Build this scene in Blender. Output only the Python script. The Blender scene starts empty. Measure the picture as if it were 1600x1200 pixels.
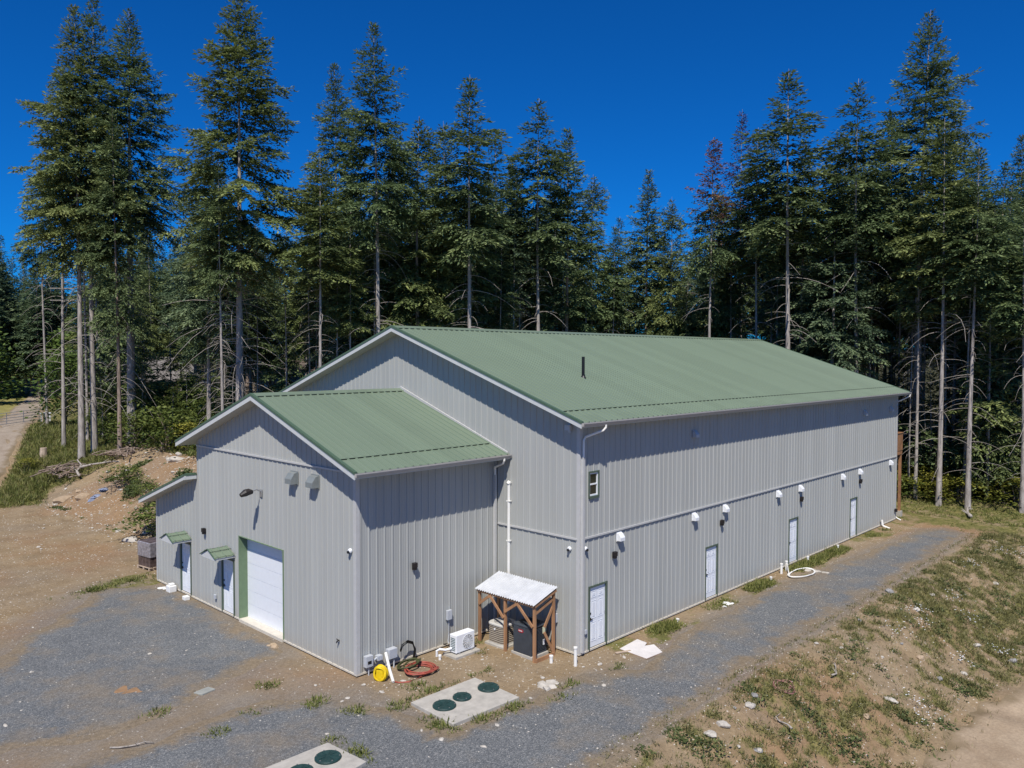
import bpy, math, random
import numpy as np
from mathutils import Vector, noise as mnoise

SC = bpy.context.scene
COL = SC.collection
rad = math.radians

# ------------------------------------------------------------------ dimensions
La, Ya, Wa, Wl = 6.007, 3.796, 10.814, 3.93      # annex length, near side, width, lean-to width
L, W = 30.24, 18.27                              # main hall
OG, OE, HE, HR = 0.571, 0.514, 7.628, 10.87      # overhangs, eave and ridge height (top of roof)
OGA, OEA, HEA, HRA = 0.544, 0.696, 6.287, 8.369
HB, HBA = 3.743, 6.133
LT, LH, LO = 5.005, 3.499, 0.579
CA = Ya + Wa / 2
SUN_AZ, SUN_EL = -143.5, 54.5

# ------------------------------------------------------------------ object helpers
def tag(o, label=None, cat=None, group=None, kind=None):
    if label: o['label'] = label
    if cat: o['category'] = cat
    if group: o['group'] = group
    if kind: o['kind'] = kind
    return o

def empty(name, loc=(0, 0, 0), rz=0.0, label=None, cat=None, group=None):
    o = bpy.data.objects.new(name, None)
    COL.objects.link(o)
    o.location = loc
    o.rotation_euler = (0, 0, rz)
    o.empty_display_size = 0.2
    return tag(o, label, cat, group)

class MB:
    """collects shapes and links them as ONE mesh object"""
    def __init__(s):
        s.v = []; s.f = []; s.m = []; s.k = 0
    def add(s, vs, fs):
        b = len(s.v)
        s.v.extend([tuple(v) for v in vs])
        s.f.extend([tuple(i + b for i in f) for f in fs])
        s.m.extend([s.k] * len(fs))
        return s
    def box(s, x0, x1, y0, y1, z0, z1):
        x0, x1 = min(x0, x1), max(x0, x1); y0, y1 = min(y0, y1), max(y0, y1); z0, z1 = min(z0, z1), max(z0, z1)
        return s.add([(x0,y0,z0),(x1,y0,z0),(x1,y1,z0),(x0,y1,z0),(x0,y0,z1),(x1,y0,z1),(x1,y1,z1),(x0,y1,z1)],
                     [(0,3,2,1),(4,5,6,7),(0,1,5,4),(1,2,6,5),(2,3,7,6),(3,0,4,7)])
    def rbox(s, x0, x1, y0, y1, z0, z1, r=0.05, n=3, top=0.015):
        """box with rounded vertical corners and a softened top edge"""
        pts = []
        for cx, cy, a0 in ((x1-r,y1-r,0),(x0+r,y1-r,90),(x0+r,y0+r,180),(x1-r,y0+r,270)):
            for i in range(n+1):
                a = rad(a0 + 90*i/n)
                pts.append((cx+r*math.cos(a), cy+r*math.sin(a)))
        N = len(pts); mx, my = (x0+x1)/2, (y0+y1)/2
        vs = [(p[0],p[1],z0) for p in pts]+[(p[0],p[1],z1-top) for p in pts]
        sx = 1-2*top/(x1-x0); sy = 1-2*top/(y1-y0)
        vs += [(mx+(p[0]-mx)*sx, my+(p[1]-my)*sy, z1) for p in pts]
        fs = []
        for k in (0, 1):
            for i in range(N):
                j = (i+1) % N
                fs.append((k*N+i, k*N+j, (k+1)*N+j, (k+1)*N+i))
        fs.append(tuple(range(2*N, 3*N))); fs.append(tuple(reversed(range(N))))
        return s.add(vs, fs)
    def bar(s, a, b, w, h, up=(0, 0, 1)):
        """rectangular bar from a to b"""
        a, b = Vector(a), Vector(b); d = (b-a).normalized(); u = Vector(up)
        if abs(d.dot(u)) > .98: u = Vector((1, 0, 0))
        r = d.cross(u).normalized()*w/2; q = r.cross(d).normalized()*h/2
        vs = [a-r-q, a+r-q, a+r+q, a-r+q, b-r-q, b+r-q, b+r+q, b-r+q]
        return s.add(vs, [(0,3,2,1),(4,5,6,7),(0,1,5,4),(1,2,6,5),(2,3,7,6),(3,0,4,7)])
    def tube(s, pts, r, n=8, cap=True):
        pts = [Vector(p) for p in pts]
        rs = r if isinstance(r, (list, tuple)) else [r]*len(pts)
        vs = []; fs = []
        ref = None
        for i, p in enumerate(pts):
            d = (pts[min(i+1, len(pts)-1)]-pts[max(i-1, 0)])
            d = d.normalized() if d.length > 1e-9 else Vector((0, 0, 1))
            if ref is None:
                ref = Vector((1, 0, 0)) if abs(d.x) < .8 else Vector((0, 1, 0))
            a = d.cross(ref)
            if a.length < 1e-6: a = d.cross(Vector((0.3, 1, 0.2)))
            a.normalize(); b = d.cross(a); ref = -a.cross(d) if False else ref
            for k in range(n):
                t = 2*math.pi*k/n
                vs.append(p+a*math.cos(t)*rs[i]+b*math.sin(t)*rs[i])
        for i in range(len(pts)-1):
            for k in range(n):
                j = (k+1) % n
                fs.append((i*n+k, (i+1)*n+k, (i+1)*n+j, i*n+j))
        if cap:
            fs.append(tuple(range(n))); fs.append(tuple(reversed(range((len(pts)-1)*n, len(pts)*n))))
        return s.add(vs, fs)
    def prism(s, poly, axis, a, b):
        """poly = 2-D outline, extruded along 'x','y' or 'z' from a to b"""
        def p3(p, t):
            return (t, p[0], p[1]) if axis == 'x' else (p[0], t, p[1]) if axis == 'y' else (p[0], p[1], t)
        n = len(poly)
        vs = [p3(p, a) for p in poly]+[p3(p, b) for p in poly]
        fs = [(i, (i+1) % n, n+(i+1) % n, n+i) for i in range(n)]
        fs += [tuple(reversed(range(n))), tuple(range(n, 2*n))]
        return s.add(vs, fs)
    def mat(s, k):
        s.k = k; return s
    def build(s, name, mats, parent=None, smooth=False, label=None, bevel=0):
        me = bpy.data.meshes.new(name)
        me.from_pydata(s.v, [], s.f)
        if not isinstance(mats, (list, tuple)): mats = [mats]
        for m in mats: me.materials.append(m)
        if len(mats) > 1: me.polygons.foreach_set('material_index', s.m)
        if smooth: me.polygons.foreach_set('use_smooth', [True]*len(s.f))
        me.update()
        o = bpy.data.objects.new(name, me)
        COL.objects.link(o)
        if parent: o.parent = parent
        if label: o['label'] = label
        if bevel:
            md = o.modifiers.new('Bevel', 'BEVEL'); md.width = bevel; md.segments = 2; md.limit_method = 'ANGLE'
        return o

def np_mesh(name, V, F, mats, parent=None, smooth=False, mi=None, attr=None):
    """mesh from numpy arrays; F is (n,3) or (n,4); attr = {name: per-vertex float}"""
    me = bpy.data.meshes.new(name)
    V = np.asarray(V, dtype=np.float32); F = np.asarray(F, dtype=np.int32)
    n = F.shape[1]
    me.vertices.add(len(V)); me.vertices.foreach_set('co', V.ravel())
    me.loops.add(F.size); me.loops.foreach_set('vertex_index', F.ravel())
    me.polygons.add(len(F))
    me.polygons.foreach_set('loop_start', np.arange(0, F.size, n, dtype=np.int32))
    if not isinstance(mats, (list, tuple)): mats = [mats]
    for m in mats: me.materials.append(m)
    if mi is not None: me.polygons.foreach_set('material_index', np.asarray(mi, dtype=np.int32))
    me.polygons.foreach_set('use_smooth', np.full(len(F), smooth, dtype=bool))
    for k, a in (attr or {}).items():
        at = me.attributes.new(k, 'FLOAT', 'POINT'); at.data.foreach_set('value', np.asarray(a, dtype=np.float32))
    me.update(); me.validate()
    o = bpy.data.objects.new(name, me); COL.objects.link(o)
    if parent: o.parent = parent
    return o

def copy_tree(o, parent=None):
    c = o.copy(); COL.objects.link(c)
    c.parent = parent
    for ch in list(o.children): copy_tree(ch, c)
    return c

# ------------------------------------------------------------------ material helpers
class NT:
    def __init__(s, name):
        s.m = bpy.data.materials.new(name); s.m.use_nodes = True
        s.t = s.m.node_tree; s.n = s.t.nodes; s.bs = s.n['Principled BSDF']
        s.g = None
    def link(s, a, b): s.t.links.new(a, b)
    def new(s, t, **kw):
        n = s.n.new(t)
        for k, v in kw.items(): setattr(n, k, v)
        return n
    def pos(s):
        if s.g is None: s.g = s.new('ShaderNodeNewGeometry').outputs['Position']
        return s.g
    def objpos(s): return s.new('ShaderNodeTexCoord').outputs['Object']
    def noise(s, vec, scale, detail=4, rough=.55, stretch=None):
        if stretch:
            mp = s.new('ShaderNodeMapping'); mp.inputs['Scale'].default_value = stretch
            s.link(vec, mp.inputs['Vector']); vec = mp.outputs['Vector']
        n = s.new('ShaderNodeTexNoise'); n.inputs['Scale'].default_value = scale
        n.inputs['Detail'].default_value = detail; n.inputs['Roughness'].default_value = rough
        s.link(vec, n.inputs['Vector']); return n.outputs['Fac']
    def voro(s, vec, scale, out='Distance'):
        n = s.new('ShaderNodeTexVoronoi'); n.inputs['Scale'].default_value = scale
        s.link(vec, n.inputs['Vector']); return n.outputs[out]
    def ramp(s, fac, stops, interp='LINEAR'):
        r = s.new('ShaderNodeValToRGB'); r.color_ramp.interpolation = interp
        e = r.color_ramp.elements
        while len(e) < len(stops): e.new(.5)
        for i, (p, c) in enumerate(stops):
            e[i].position = p
            c = (c, c, c) if isinstance(c, (int, float)) else c
            e[i].color = (c[0], c[1], c[2], 1)
        s.link(fac, r.inputs['Fac']); return r.outputs['Color']
    def mix(s, fac, a, b, mode='MIX'):
        m = s.new('ShaderNodeMix', data_type='RGBA', blend_type=mode)
        for sock, v in ((m.inputs[0], fac), (m.inputs[6], a), (m.inputs[7], b)):
            if isinstance(v, (int, float)): sock.default_value = v
            elif isinstance(v, tuple): sock.default_value = (v[0], v[1], v[2], 1)
            else: s.link(v, sock)
        return m.outputs[2]
    def math(s, op, a, b=0.0, clamp=False):
        m = s.new('ShaderNodeMath', operation=op); m.use_clamp = clamp
        for sock, v in ((m.inputs[0], a), (m.inputs[1], b)):
            if isinstance(v, (int, float)): sock.default_value = v
            else: s.link(v, sock)
        return m.outputs[0]
    def attr(s, name):
        a = s.new('ShaderNodeAttribute'); a.attribute_name = name; return a.outputs['Fac']
    def bump(s, h, strength=.3, dist=.02):
        b = s.new('ShaderNodeBump'); b.inputs['Strength'].default_value = strength; b.inputs['Distance'].default_value = dist
        s.link(h, b.inputs['Height']); s.link(b.outputs['Normal'], s.bs.inputs['Normal'])
    def out(s, color=None, rough=.6, metal=0, spec=.5):
        if color is not None:
            if isinstance(color, tuple): s.bs.inputs['Base Color'].default_value = (color[0], color[1], color[2], 1)
            else: s.link(color, s.bs.inputs['Base Color'])
        if isinstance(rough, (int, float)): s.bs.inputs['Roughness'].default_value = rough
        else: s.link(rough, s.bs.inputs['Roughness'])
        s.bs.inputs['Metallic'].default_value = metal
        s.bs.inputs['Specular IOR Level'].default_value = spec
        return s.m

def simple(name, c, rough=.6, var=.12, scale=6, metal=0, spec=.4, bump=0, bscale=40, stretch=None):
    t = NT(name); p = t.objpos()
    n = t.noise(p, scale, 5, .6, stretch)
    lo = tuple(x*(1-var) for x in c); hi = tuple(min(1, x*(1+var)) for x in c)
    col = t.ramp(n, [(.3, lo), (.7, hi)])
    if bump: t.bump(t.noise(p, bscale, 4), bump, .01)
    return t.out(col, rough, metal, spec)
# ------------------------------------------------------------------ terrain
def sm(t):
    t = 0.0 if t < 0 else 1.0 if t > 1 else t
    return t*t*(3-2*t)

def h(x, y):
    z = -0.10
    a = sm((x+4.6)/8.5)*sm((y-20.2)/4.5)*0.88           # bank beside and behind the hall
    b = sm((y-39.0)/32.0)                               # ground climbing to the road gate
    z += 3.35*(1-(1-a)*(1-b))
    z += 0.55*math.exp(-((x-1.2)/2.6)**2-((y-31.5)/6.0)**2)   # crest of the spoil heap
    z += 1.1*sm((x-31.0)/13.0)*(1-a*sm((y-20.2)/4.5))
    fade = 1-sm((x-21.0)/13.0)
    z -= 1.75*sm((-y-4.9)/4.6)*fade                     # embankment down to the lower road
    z += 9.0*sm((y-120)/160.0) + 6*sm((x-110)/160.0)
    return z

def bumpy(x, y):
    """small unevenness; calm beside the hall and on the gravel"""
    near = 1-sm((max(-y, 0)-4.6)/1.0) if y < 0 else 1-sm((y-20.5)/3)*sm((x+7)/3) if x < 31 else 1-sm((x-31)/3)
    amp = 0.035+0.16*(1-near)
    return amp*(mnoise.noise(Vector((x*.9, y*.9, 1.3)))*.8+mnoise.noise(Vector((x*2.6, y*2.6, 7.1)))*.5)

def gz(x, y):
    inside = -La-.4 < x < L+.4 and -.4 < y < W+.6 and (x > -.4 or y > Ya-.4)
    return h(x, y)+(0 if inside else bumpy(x, y))

GRAVEL = [
 [(-6.1,17.3),(-6.6,18.0),(-8.1,18.9),(-10.5,16.6),(-12.6,14.0),(-14.4,12.0),(-17.5,10.0),(-18,6.4),(-14.5,6.0),(-13.2,5.3),(-11.6,5.3),(-10.1,5.95),(-8.2,6.5),(-6.5,7.3),(-6.2,7.9),(-6.1,8.2)],
 [(-18,4.6),(-13.5,4.3),(-12,4.2),(-9,4.3),(-7.9,3.6),(-6.9,2.4),(-6.5,.7),(-6.3,-.6),(-3.8,-1.0),(-1.4,-1.15),(.8,-1.9),(4.2,-1.25),(11.6,-1.05),(17,-1.5),(24.8,-1.9),(28.2,-2.0),(29.6,-2.9),(28.9,-4.1),(20,-4.45),(4.4,-4.45),(-5.2,-4.95),(-12,-6),(-19,-6)],
]
LOWER = [(-10,-9.6),(0.5,-9.3),(5,-9.2),(8.5,-9.2),(12.8,-10.2),(20,-13),(24,-18),(24,-30),(-10,-30)]
ROADC = [(-11,38),(-7.2,47),(-3.9,55.5),(-1.1,63.5),(1.9,71.5),(4.8,80),(7.8,91),(13,107),(19.5,128),(27,155),(37,190)]

def seg_d(px, py, a, b):
    ax, ay = a; bx, by = b; dx, dy = bx-ax, by-ay
    t = ((px-ax)*dx+(py-ay)*dy)/(dx*dx+dy*dy); t = max(0, min(1, t))
    return math.hypot(px-ax-t*dx, py-ay-t*dy)

def poly_sd(px, py, P):
    n = len(P); ins = False; d = 1e9
    for i in range(n):
        a, b = P[i], P[(i+1) % n]
        d = min(d, seg_d(px, py, a, b))
        if (a[1] > py) != (b[1] > py) and px < (b[0]-a[0])*(py-a[1])/(b[1]-a[1])+a[0]: ins = not ins
    return d if ins else -d

def line_d(px, py, P): return min(seg_d(px, py, P[i], P[i+1]) for i in range(len(P)-1))
def gravel_sd(x, y): return max(poly_sd(x, y, P) for P in GRAVEL)
# x, y, height, kind of tree, width factor, label
FEATURED = [
 (0.59, 52.98, 30.4, 'slim0', 1.0, 'leaning slender conifer with a bare pole-like trunk, nearest of all to the dirt road'),
 (0.19, 47.58, 33.4, 'tall2', 1.0, 'tall conifer with a straight bare trunk rooted just above the brush pile'),
 (1.24, 48.07, 34.1, 'tall0', 1.0, 'tall conifer second behind the brush pile, its crown touching the top of the photo'),
 (2.08, 52.18, 25.4, 'slim1', 0.9, 'thin young conifer between two thicker trunks behind the brush pile'),
 (3.44, 46.55, 32.8, 'tall1', 1.0, 'dark thick-trunked conifer standing in shade left of the house seen through the trees'),
 (1.63, 44.09, 25.0, 'mid0', 0.8, 'slender conifer with low green boughs beside the dark thick trunk left of the wing'),
 (2.7, 64.67, 23.9, 'slim2', 0.9, 'small conifer behind the maple sapling at the left end of the tall group'),
 (3.83, 30.23, 29.2, 'big', 1.0, 'broadest tall conifer, with many arching dead limbs above the wing ridge'),
 (1.92, 28.61, 18.1, 'slim3', 0.8, 'thin bare-trunked conifer just left of the broadest tree, its trunk meeting the wing roof'),
 (5.67, 38.44, 22.4, 'mid1', 0.9, 'dark conifer in shade at the edge of the mown lawn'),
 (11.08, 41.47, 18.1, 'slim1', 0.8, 'thin conifer with a dark trunk just right of the broadest tree'),
 (6.17, 24.9, 18.8, 'slim0', 1.1, 'pale thin-trunked conifer with a drooping lower bough above the left slope of the hall roof'),
 (12.94, 33.75, 28.2, 'tall2', 0.9, 'dense conifer with a blunt top just left of the tallest tree behind the hall gable'),
 (9.79, 24.02, 27.3, 'tall0', 0.95, 'tallest conifer behind the hall gable, with a pointed open top and a bare grey trunk'),
 (10.95, 28.59, 19.1, 'mid1', 0.9, 'dark-trunked conifer with dead limbs left of the tallest tree behind the hall gable'),
 (17.51, 31.87, 23.8, 'mid0', 1.0, 'conifer with a narrow crown behind and right of the tallest tree at the hall gable'),
 (13.5, 24.49, 22.6, 'mid2', 1.1, 'conifer with mossy yellow-green boughs low above the near end of the hall ridge'),
 (21.2, 30.92, 25.2, 'mid1', 1.0, 'conifer with a flat dark top halfway between the two pointed trees above the hall ridge'),
 (14.47, 20.58, 27.3, 'slim3', 1.25, 'pointed conifer with a clean pale trunk above the left third of the hall ridge'),
 (20.46, 24.46, 23.2, 'slim1', 1.2, 'slim conifer close behind the pointed tree above the left third of the hall ridge'),
 (22.46, 21.65, 27.5, 'slim2', 1.3, 'pointed conifer with a long bare trunk and open top above the mid hall roof'),
 (25.59, 22.0, 25.6, 'mid0', 1.1, 'broad conifer right of the open-topped tree above the mid hall roof'),
 (32.53, 24.88, 22.0, 'mid2', 1.0, 'shorter conifer at the left edge of the low gap in the treetops'),
 (33.42, 29.73, 24.1, 'mid1', 0.9, 'conifer with bare twin-looking limbs between two pale trunks above the hall roof'),
 (37.33, 22.76, 23.7, 'mid0', 1.05, 'bushy dark conifer with a rounded point in the low dip of the treetops'),
 (36.99, 20.23, 22.6, 'mid2', 0.8, 'smaller pointed conifer right of the bushy one in the low dip of the treetops'),
 (40.54, 28.09, 20.0, 'mid1', 0.8, 'low conifer in the very bottom of the dip in the treetops'),
 (33.92, 14.76, 26.1, 'rusty', 1.0, 'conifer with a rust-brown dying top and a long pale bare trunk'),
 (39.59, 17.52, 23.5, 'mid2', 0.8, 'slim green conifer directly behind the rust-topped one'),
 (41.07, 15.97, 29.3, 'dead', 1.0, 'dead purplish-brown conifer with a sparse needleless top'),
 (36.52, 12.05, 26.7, 'slim2', 1.0, 'leaning pale-trunked conifer with thin foliage right of the dead one'),
 (41.03, 13.13, 26.7, 'slim1', 0.9, 'narrow conifer squeezed between the leaning pale trunk and the dense dark-topped tree'),
 (34.24, 8.64, 29.8, 'slim3', 1.45, 'dense dark-topped conifer with a straight pale trunk above the far end of the hall ridge'),
 (38.71, 9.76, 25.4, 'mid0', 0.9, 'conifer with a reddish bare trunk just right of the far end of the hall ridge'),
 (36.32, 6.47, 22.8, 'mid1', 1.0, 'low-crowned conifer with a pale reddish trunk above the far slope of the hall roof'),
 (41.01, 7.37, 25.9, 'slim0', 0.9, 'slim conifer with a thin trunk above the far eave of the hall roof'),
 (36.68, 4.65, 28.7, 'slim2', 1.3, 'tall conifer with a blue-grey open top, left of the tallest tree at the right'),
 (47.73, 6.14, 28.5, 'mid0', 1.1, 'conifer filling the space left of the tallest right-hand tree'),
 (41.53, 2.19, 33.4, 'tall1', 1.0, 'tallest conifer at the right, its thick trunk just past the far hall corner'),
 (37.81, 1.6, 13.1, 'pole', 1.0, 'very thin pale sapling trunk between the far hall corner and the tallest right-hand tree'),
 (35.37, -0.96, 24.8, 'slim0', 1.25, 'conifer with a clean leaning trunk nearest the end of the gravel drive'),
 (38.24, -1.74, 20.4, 'slim1', 0.9, 'left trunk of the close pair of thin conifers past the gravel drive'),
 (35.31, -2.65, 22.6, 'slim3', 1.1, 'right trunk of the close pair of thin conifers past the gravel drive'),
 (37.78, -3.15, 12.6, 'young0', 0.9, 'small conifer with tiers of bright boughs low down, right of the close pair'),
 (36.16, -5.4, 18.2, 'slim2', 1.2, 'conifer with a reddish trunk at the right edge of the photo'),
 (57.11, -0.76, 27.3, 'tall2', 0.9, 'conifer with a pointed top at the right edge of the photo, behind the reddish trunk'),
 (51.34, -0.52, 23.9, 'mid0', 1.1, 'full conifer between the close pair of thin trunks and the right edge'),
 (46.54, 1.59, 26.5, 'mid2', 1.1, 'conifer close right of the tallest right-hand tree, with greyer open boughs'),
 (54.74, 1.72, 26.1, 'tall0', 0.8, 'conifer behind the close pair of thin trunks at the right'),
]
FILL = [(60.74,28.69,16.3,'slim3',0.86),(63.69,4.88,24.6,'slim3',0.89),(24.68,41.68,23.5,'slim1',0.91),(64.52,13.44,28.2,'mid0',1.19),(21.66,79.94,14.4,'mid2',0.95),(77.86,3.37,26.4,'mid0',1.19),(57.99,3.95,24.3,'mid2',0.94),(39.42,44.65,26.6,'slim2',1.1),(62.17,13.42,28.8,'mid0',1.1),(14.4,28.68,17.6,'slim3',0.94),(49.32,39.71,21.3,'mid2',0.86),(59.75,0.82,20.2,'mid2',0.97),(57.19,1.69,22.4,'mid2',1.13),(44.91,10.54,20.2,'mid2',0.87),(72.48,12.41,21.4,'slim1',0.89),(49.53,43.54,24.1,'slim2',1.17),(49.72,22.82,15.3,'slim0',1.02),(24.26,27.03,18.2,'slim2',1.15),(23.52,49.7,20.3,'slim3',0.98),(67.33,15.42,23.9,'mid2',0.98),(53.14,16.94,20.7,'mid2',1.18),(43.13,50.67,25.1,'mid2',0.96),(28.61,43.45,20.5,'slim0',0.97),(63.53,27.89,23.5,'mid2',1.15),(62.69,22.53,26.5,'tall2',1.03),(69.97,3.68,19.6,'mid2',1.1),(58.15,24.45,19.9,'mid0',1.2),(90.14,4.18,29.3,'mid2',1.02),(48.1,13.59,18.5,'slim1',1.15),(72.37,27.33,23.9,'mid2',0.88),(47.46,28.91,12.5,'mid2',1.0),(54.04,8.6,25.6,'tall2',0.98),(48.11,49.58,25.0,'slim0',1.07),(61.31,4.98,24.5,'mid2',1.02),(69.13,23.75,27.8,'tall2',0.94),(65.5,-0.42,23.0,'mid2',1.02),(18.58,29.83,17.8,'slim2',0.94),(39.97,30.95,14.6,'mid2',0.95),(53.82,26.36,18.1,'mid1',0.86),(24.78,60.66,9.3,'slim3',0.86),(31.55,59.92,22.1,'slim2',1.15),(70.33,11.51,23.2,'mid2',1.01),(27.18,73.05,12.6,'slim1',1.19),(47.21,-4.66,16.5,'mid0',1.07),(79.16,15.83,22.2,'slim2',0.9),(60.67,34.07,23.0,'slim1',0.88),(46.49,15.46,20.2,'mid0',0.9),(34.95,48.14,25.4,'slim3',1.04),(18.57,37.08,16.6,'mid2',1.03),(64.95,19.1,23.8,'mid1',1.05),(57.19,35.77,13.4,'slim1',1.09),(38.09,63.61,23.1,'mid0',0.9),(27.53,34.92,21.5,'mid2',1.1),(37.6,42.41,18.8,'slim0',1.03),(56.54,29.58,20.0,'mid1',0.86),(51.98,46.7,18.6,'slim0',1.01),(16.18,42.23,21.0,'mid2',1.09),(20.71,73.86,14.1,'slim0',0.95),(32.9,36.92,23.5,'slim2',0.91),(38.52,61.11,23.4,'slim1',1.1),(58.19,10.75,22.0,'mid0',1.02),(73.31,18.02,27.2,'mid0',1.16),(46.03,-1.02,16.0,'mid2',1.06),(41.72,44.11,19.8,'mid2',1.09),(43.16,0.28,21.6,'slim2',0.88),(32.38,52.25,27.5,'mid0',1.13),(69.6,17.81,30.9,'mid2',1.08),(54.4,12.85,20.5,'mid0',1.1),(66.81,23.44,25.0,'mid2',0.96),(30.45,41.36,23.4,'mid0',0.87),(22.46,41.09,21.6,'mid0',0.91),(67.94,33.12,24.4,'tall2',0.91),(50.67,8.79,19.0,'slim2',1.06),(26.77,56.03,24.8,'slim2',1.19),(59.65,31.05,20.4,'mid0',0.92),(53.06,36.07,18.3,'mid0',1.13),(28.76,29.36,16.4,'slim0',1.02),(16.08,63.51,10.0,'slim3',1.02),(64.12,25.39,23.9,'tall2',0.86),(48.0,9.62,25.3,'slim0',1.06),(15.32,31.1,15.0,'mid2',1.16),(88.22,11.45,26.2,'slim1',1.19),(49.96,32.44,18.4,'slim0',0.89),(34.02,45.56,19.3,'mid2',0.88),(41.84,39.55,21.1,'slim3',1.1),(37.9,35.56,17.1,'mid2',1.0),(42.54,24.69,17.5,'mid1',1.08),(18.96,27.1,15.6,'mid0',1.16),(40.07,48.04,23.3,'slim2',1.11),(48.55,-2.63,22.0,'mid0',0.96),(14.8,37.38,16.2,'mid0',0.99),(21.54,64.88,12.4,'mid1',1.13),(54.94,-3.41,20.9,'mid2',0.95),(39.99,21.18,15.2,'slim3',1.0),(74.81,24.98,24.8,'slim1',1.19),(60.31,37.97,22.9,'slim0',0.9),(84.99,3.93,29.4,'slim3',0.88),(38.41,26.38,13.0,'slim1',1.15),(73.46,4.17,22.5,'mid0',0.86),(19.43,48.05,15.7,'slim0',0.93),(36.23,33.56,21.7,'mid1',1.12),(50.21,20.51,23.1,'slim2',0.9),(58.7,13.21,19.7,'slim3',0.88),(36.7,40.19,18.5,'mid0',1.19),(40.36,41.67,27.4,'mid0',1.12),(42.18,-3.08,20.4,'mid1',1.08),(18.31,61.75,13.9,'slim3',0.95),(83.02,11.96,29.8,'mid2',1.05),(43.03,35.45,17.6,'mid0',0.86),(23.13,36.76,20.6,'mid2',0.85),(74.73,20.9,27.2,'mid2',1.08),(56.25,46.01,20.1,'slim2',1.07),(16.16,28.72,16.8,'slim3',0.98),(15.95,22.39,20.4,'slim2',0.96),(18.91,22.37,16.8,'slim2',0.87),(45.01,3.78,22.8,'slim0',0.78),(44.8,-3.94,17.4,'slim2',0.77),(50.59,2.99,21.8,'slim2',0.93),(31.75,22.3,19.1,'slim2',0.77),(8.41,26.47,14.5,'slim3',0.78),(36.95,18.53,15.0,'slim3',0.85),(14.16,23.01,15.8,'slim0',0.78),(17.65,38.82,18.8,'slim3',0.89),(43.37,4.09,21.9,'slim1',0.94),(41.27,5.49,22.5,'slim1',0.86),(22.19,26.36,17.1,'slim2',0.9),(40.81,-2.44,19.2,'slim2',0.78),(39.52,-5.1,16.9,'slim0',0.75),(38.41,5.87,18.9,'slim0',0.79),(45.68,5.22,18.7,'slim0',0.81),(17.53,27.7,17.0,'slim3',0.91),(13.02,36.3,16.7,'slim2',0.86),(25.63,25.18,18.6,'slim3',0.95),(45.29,8.76,20.8,'slim0',0.79),(8.14,24.67,14.3,'slim0',0.79),(52.23,1.71,20.4,'slim2',0.88),(22.58,34.05,16.9,'slim1',0.8),(43.34,9.97,19.6,'slim0',0.97),(42.27,11.67,19.2,'slim3',0.93),(38.24,11.34,20.5,'slim1',0.91),(42.44,6.76,20.7,'slim2',0.93),(38.71,15.47,20.5,'slim3',0.79),(36.45,0.75,20.5,'slim0',0.94),(15.8,25.42,15.9,'slim0',0.83),(20.78,22.81,21.3,'slim1',0.97),(43.78,2.48,22.4,'slim3',0.82)]
YOUNG = [(13.32,31.45,12.6,'young0',1.15),(52.7,14.05,17.2,'pole',1.21),(23.82,25.12,19.2,'pole',1.08),(42.17,23.09,8.3,'young0',1.02),(29.15,25.36,17.1,'pole',0.96),(35.63,23.89,13.3,'pole',0.94),(54.68,10.95,5.5,'young0',0.9),(45.82,23.9,16.9,'pole',1.04),(31.44,35.81,15.4,'pole',1.12),(28.05,41.92,5.1,'young2',0.94),(24.72,30.63,16.1,'pole',1.11),(18.2,45.49,17.6,'pole',0.99),(38.29,3.81,7.7,'young2',0.92),(65.57,3.13,15.3,'pole',1.01),(19.58,39.0,13.8,'pole',1.21),(23.91,23.03,11.2,'young1',0.82),(31.54,32.84,19.0,'pole',1.16),(9.73,31.71,16.2,'pole',0.94),(36.88,31.62,8.9,'young2',1.06),(9.22,33.95,14.6,'pole',0.97),(28.07,31.63,14.4,'pole',1.22),(47.4,11.55,8.9,'young1',1.02),(23.17,44.78,13.1,'pole',1.07),(37.43,29.13,13.6,'pole',1.02),(20.95,36.5,10.8,'young1',1.13),(22.11,48.29,15.8,'pole',1.11),(25.16,36.33,14.8,'pole',1.08),(50.44,6.12,6.3,'young1',1.05),(49.11,11.09,16.3,'pole',1.23),(19.84,42.11,17.6,'pole',1.09),(61.26,-0.05,11.6,'young0',1.09),(53.3,-3.21,18.3,'pole',1.02),(46.14,7.0,13.1,'pole',1.25),(31.45,37.88,6.8,'young2',0.88),(48.08,0.5,15.3,'pole',0.99),(10.91,25.99,15.2,'pole',1.17),(18.19,24.24,10.0,'young1',0.89),(47.03,3.56,15.7,'pole',0.93),(40.69,0.16,16.1,'pole',1.24),(11.9,38.36,10.9,'young1',0.83),(24.07,35.0,13.2,'pole',1.12),(39.21,29.32,16.3,'pole',1.1),(50.31,-3.63,10.4,'young1',1.13),(62.79,0.89,16.4,'pole',1.21),(33.95,33.35,18.9,'pole',1.23),(26.49,30.25,12.3,'young2',0.98),(29.57,23.32,15.6,'pole',1.01),(32.64,31.25,15.2,'pole',1.01),(28.85,37.46,12.1,'young1',0.91),(15.43,35.37,19.8,'pole',0.93),(20.47,40.56,16.6,'pole',1.15),(44.13,16.71,6.9,'young0',1.08),(14.95,40.1,15.3,'pole',1.13),(29.22,35.15,19.9,'pole',1.18)]
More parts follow.
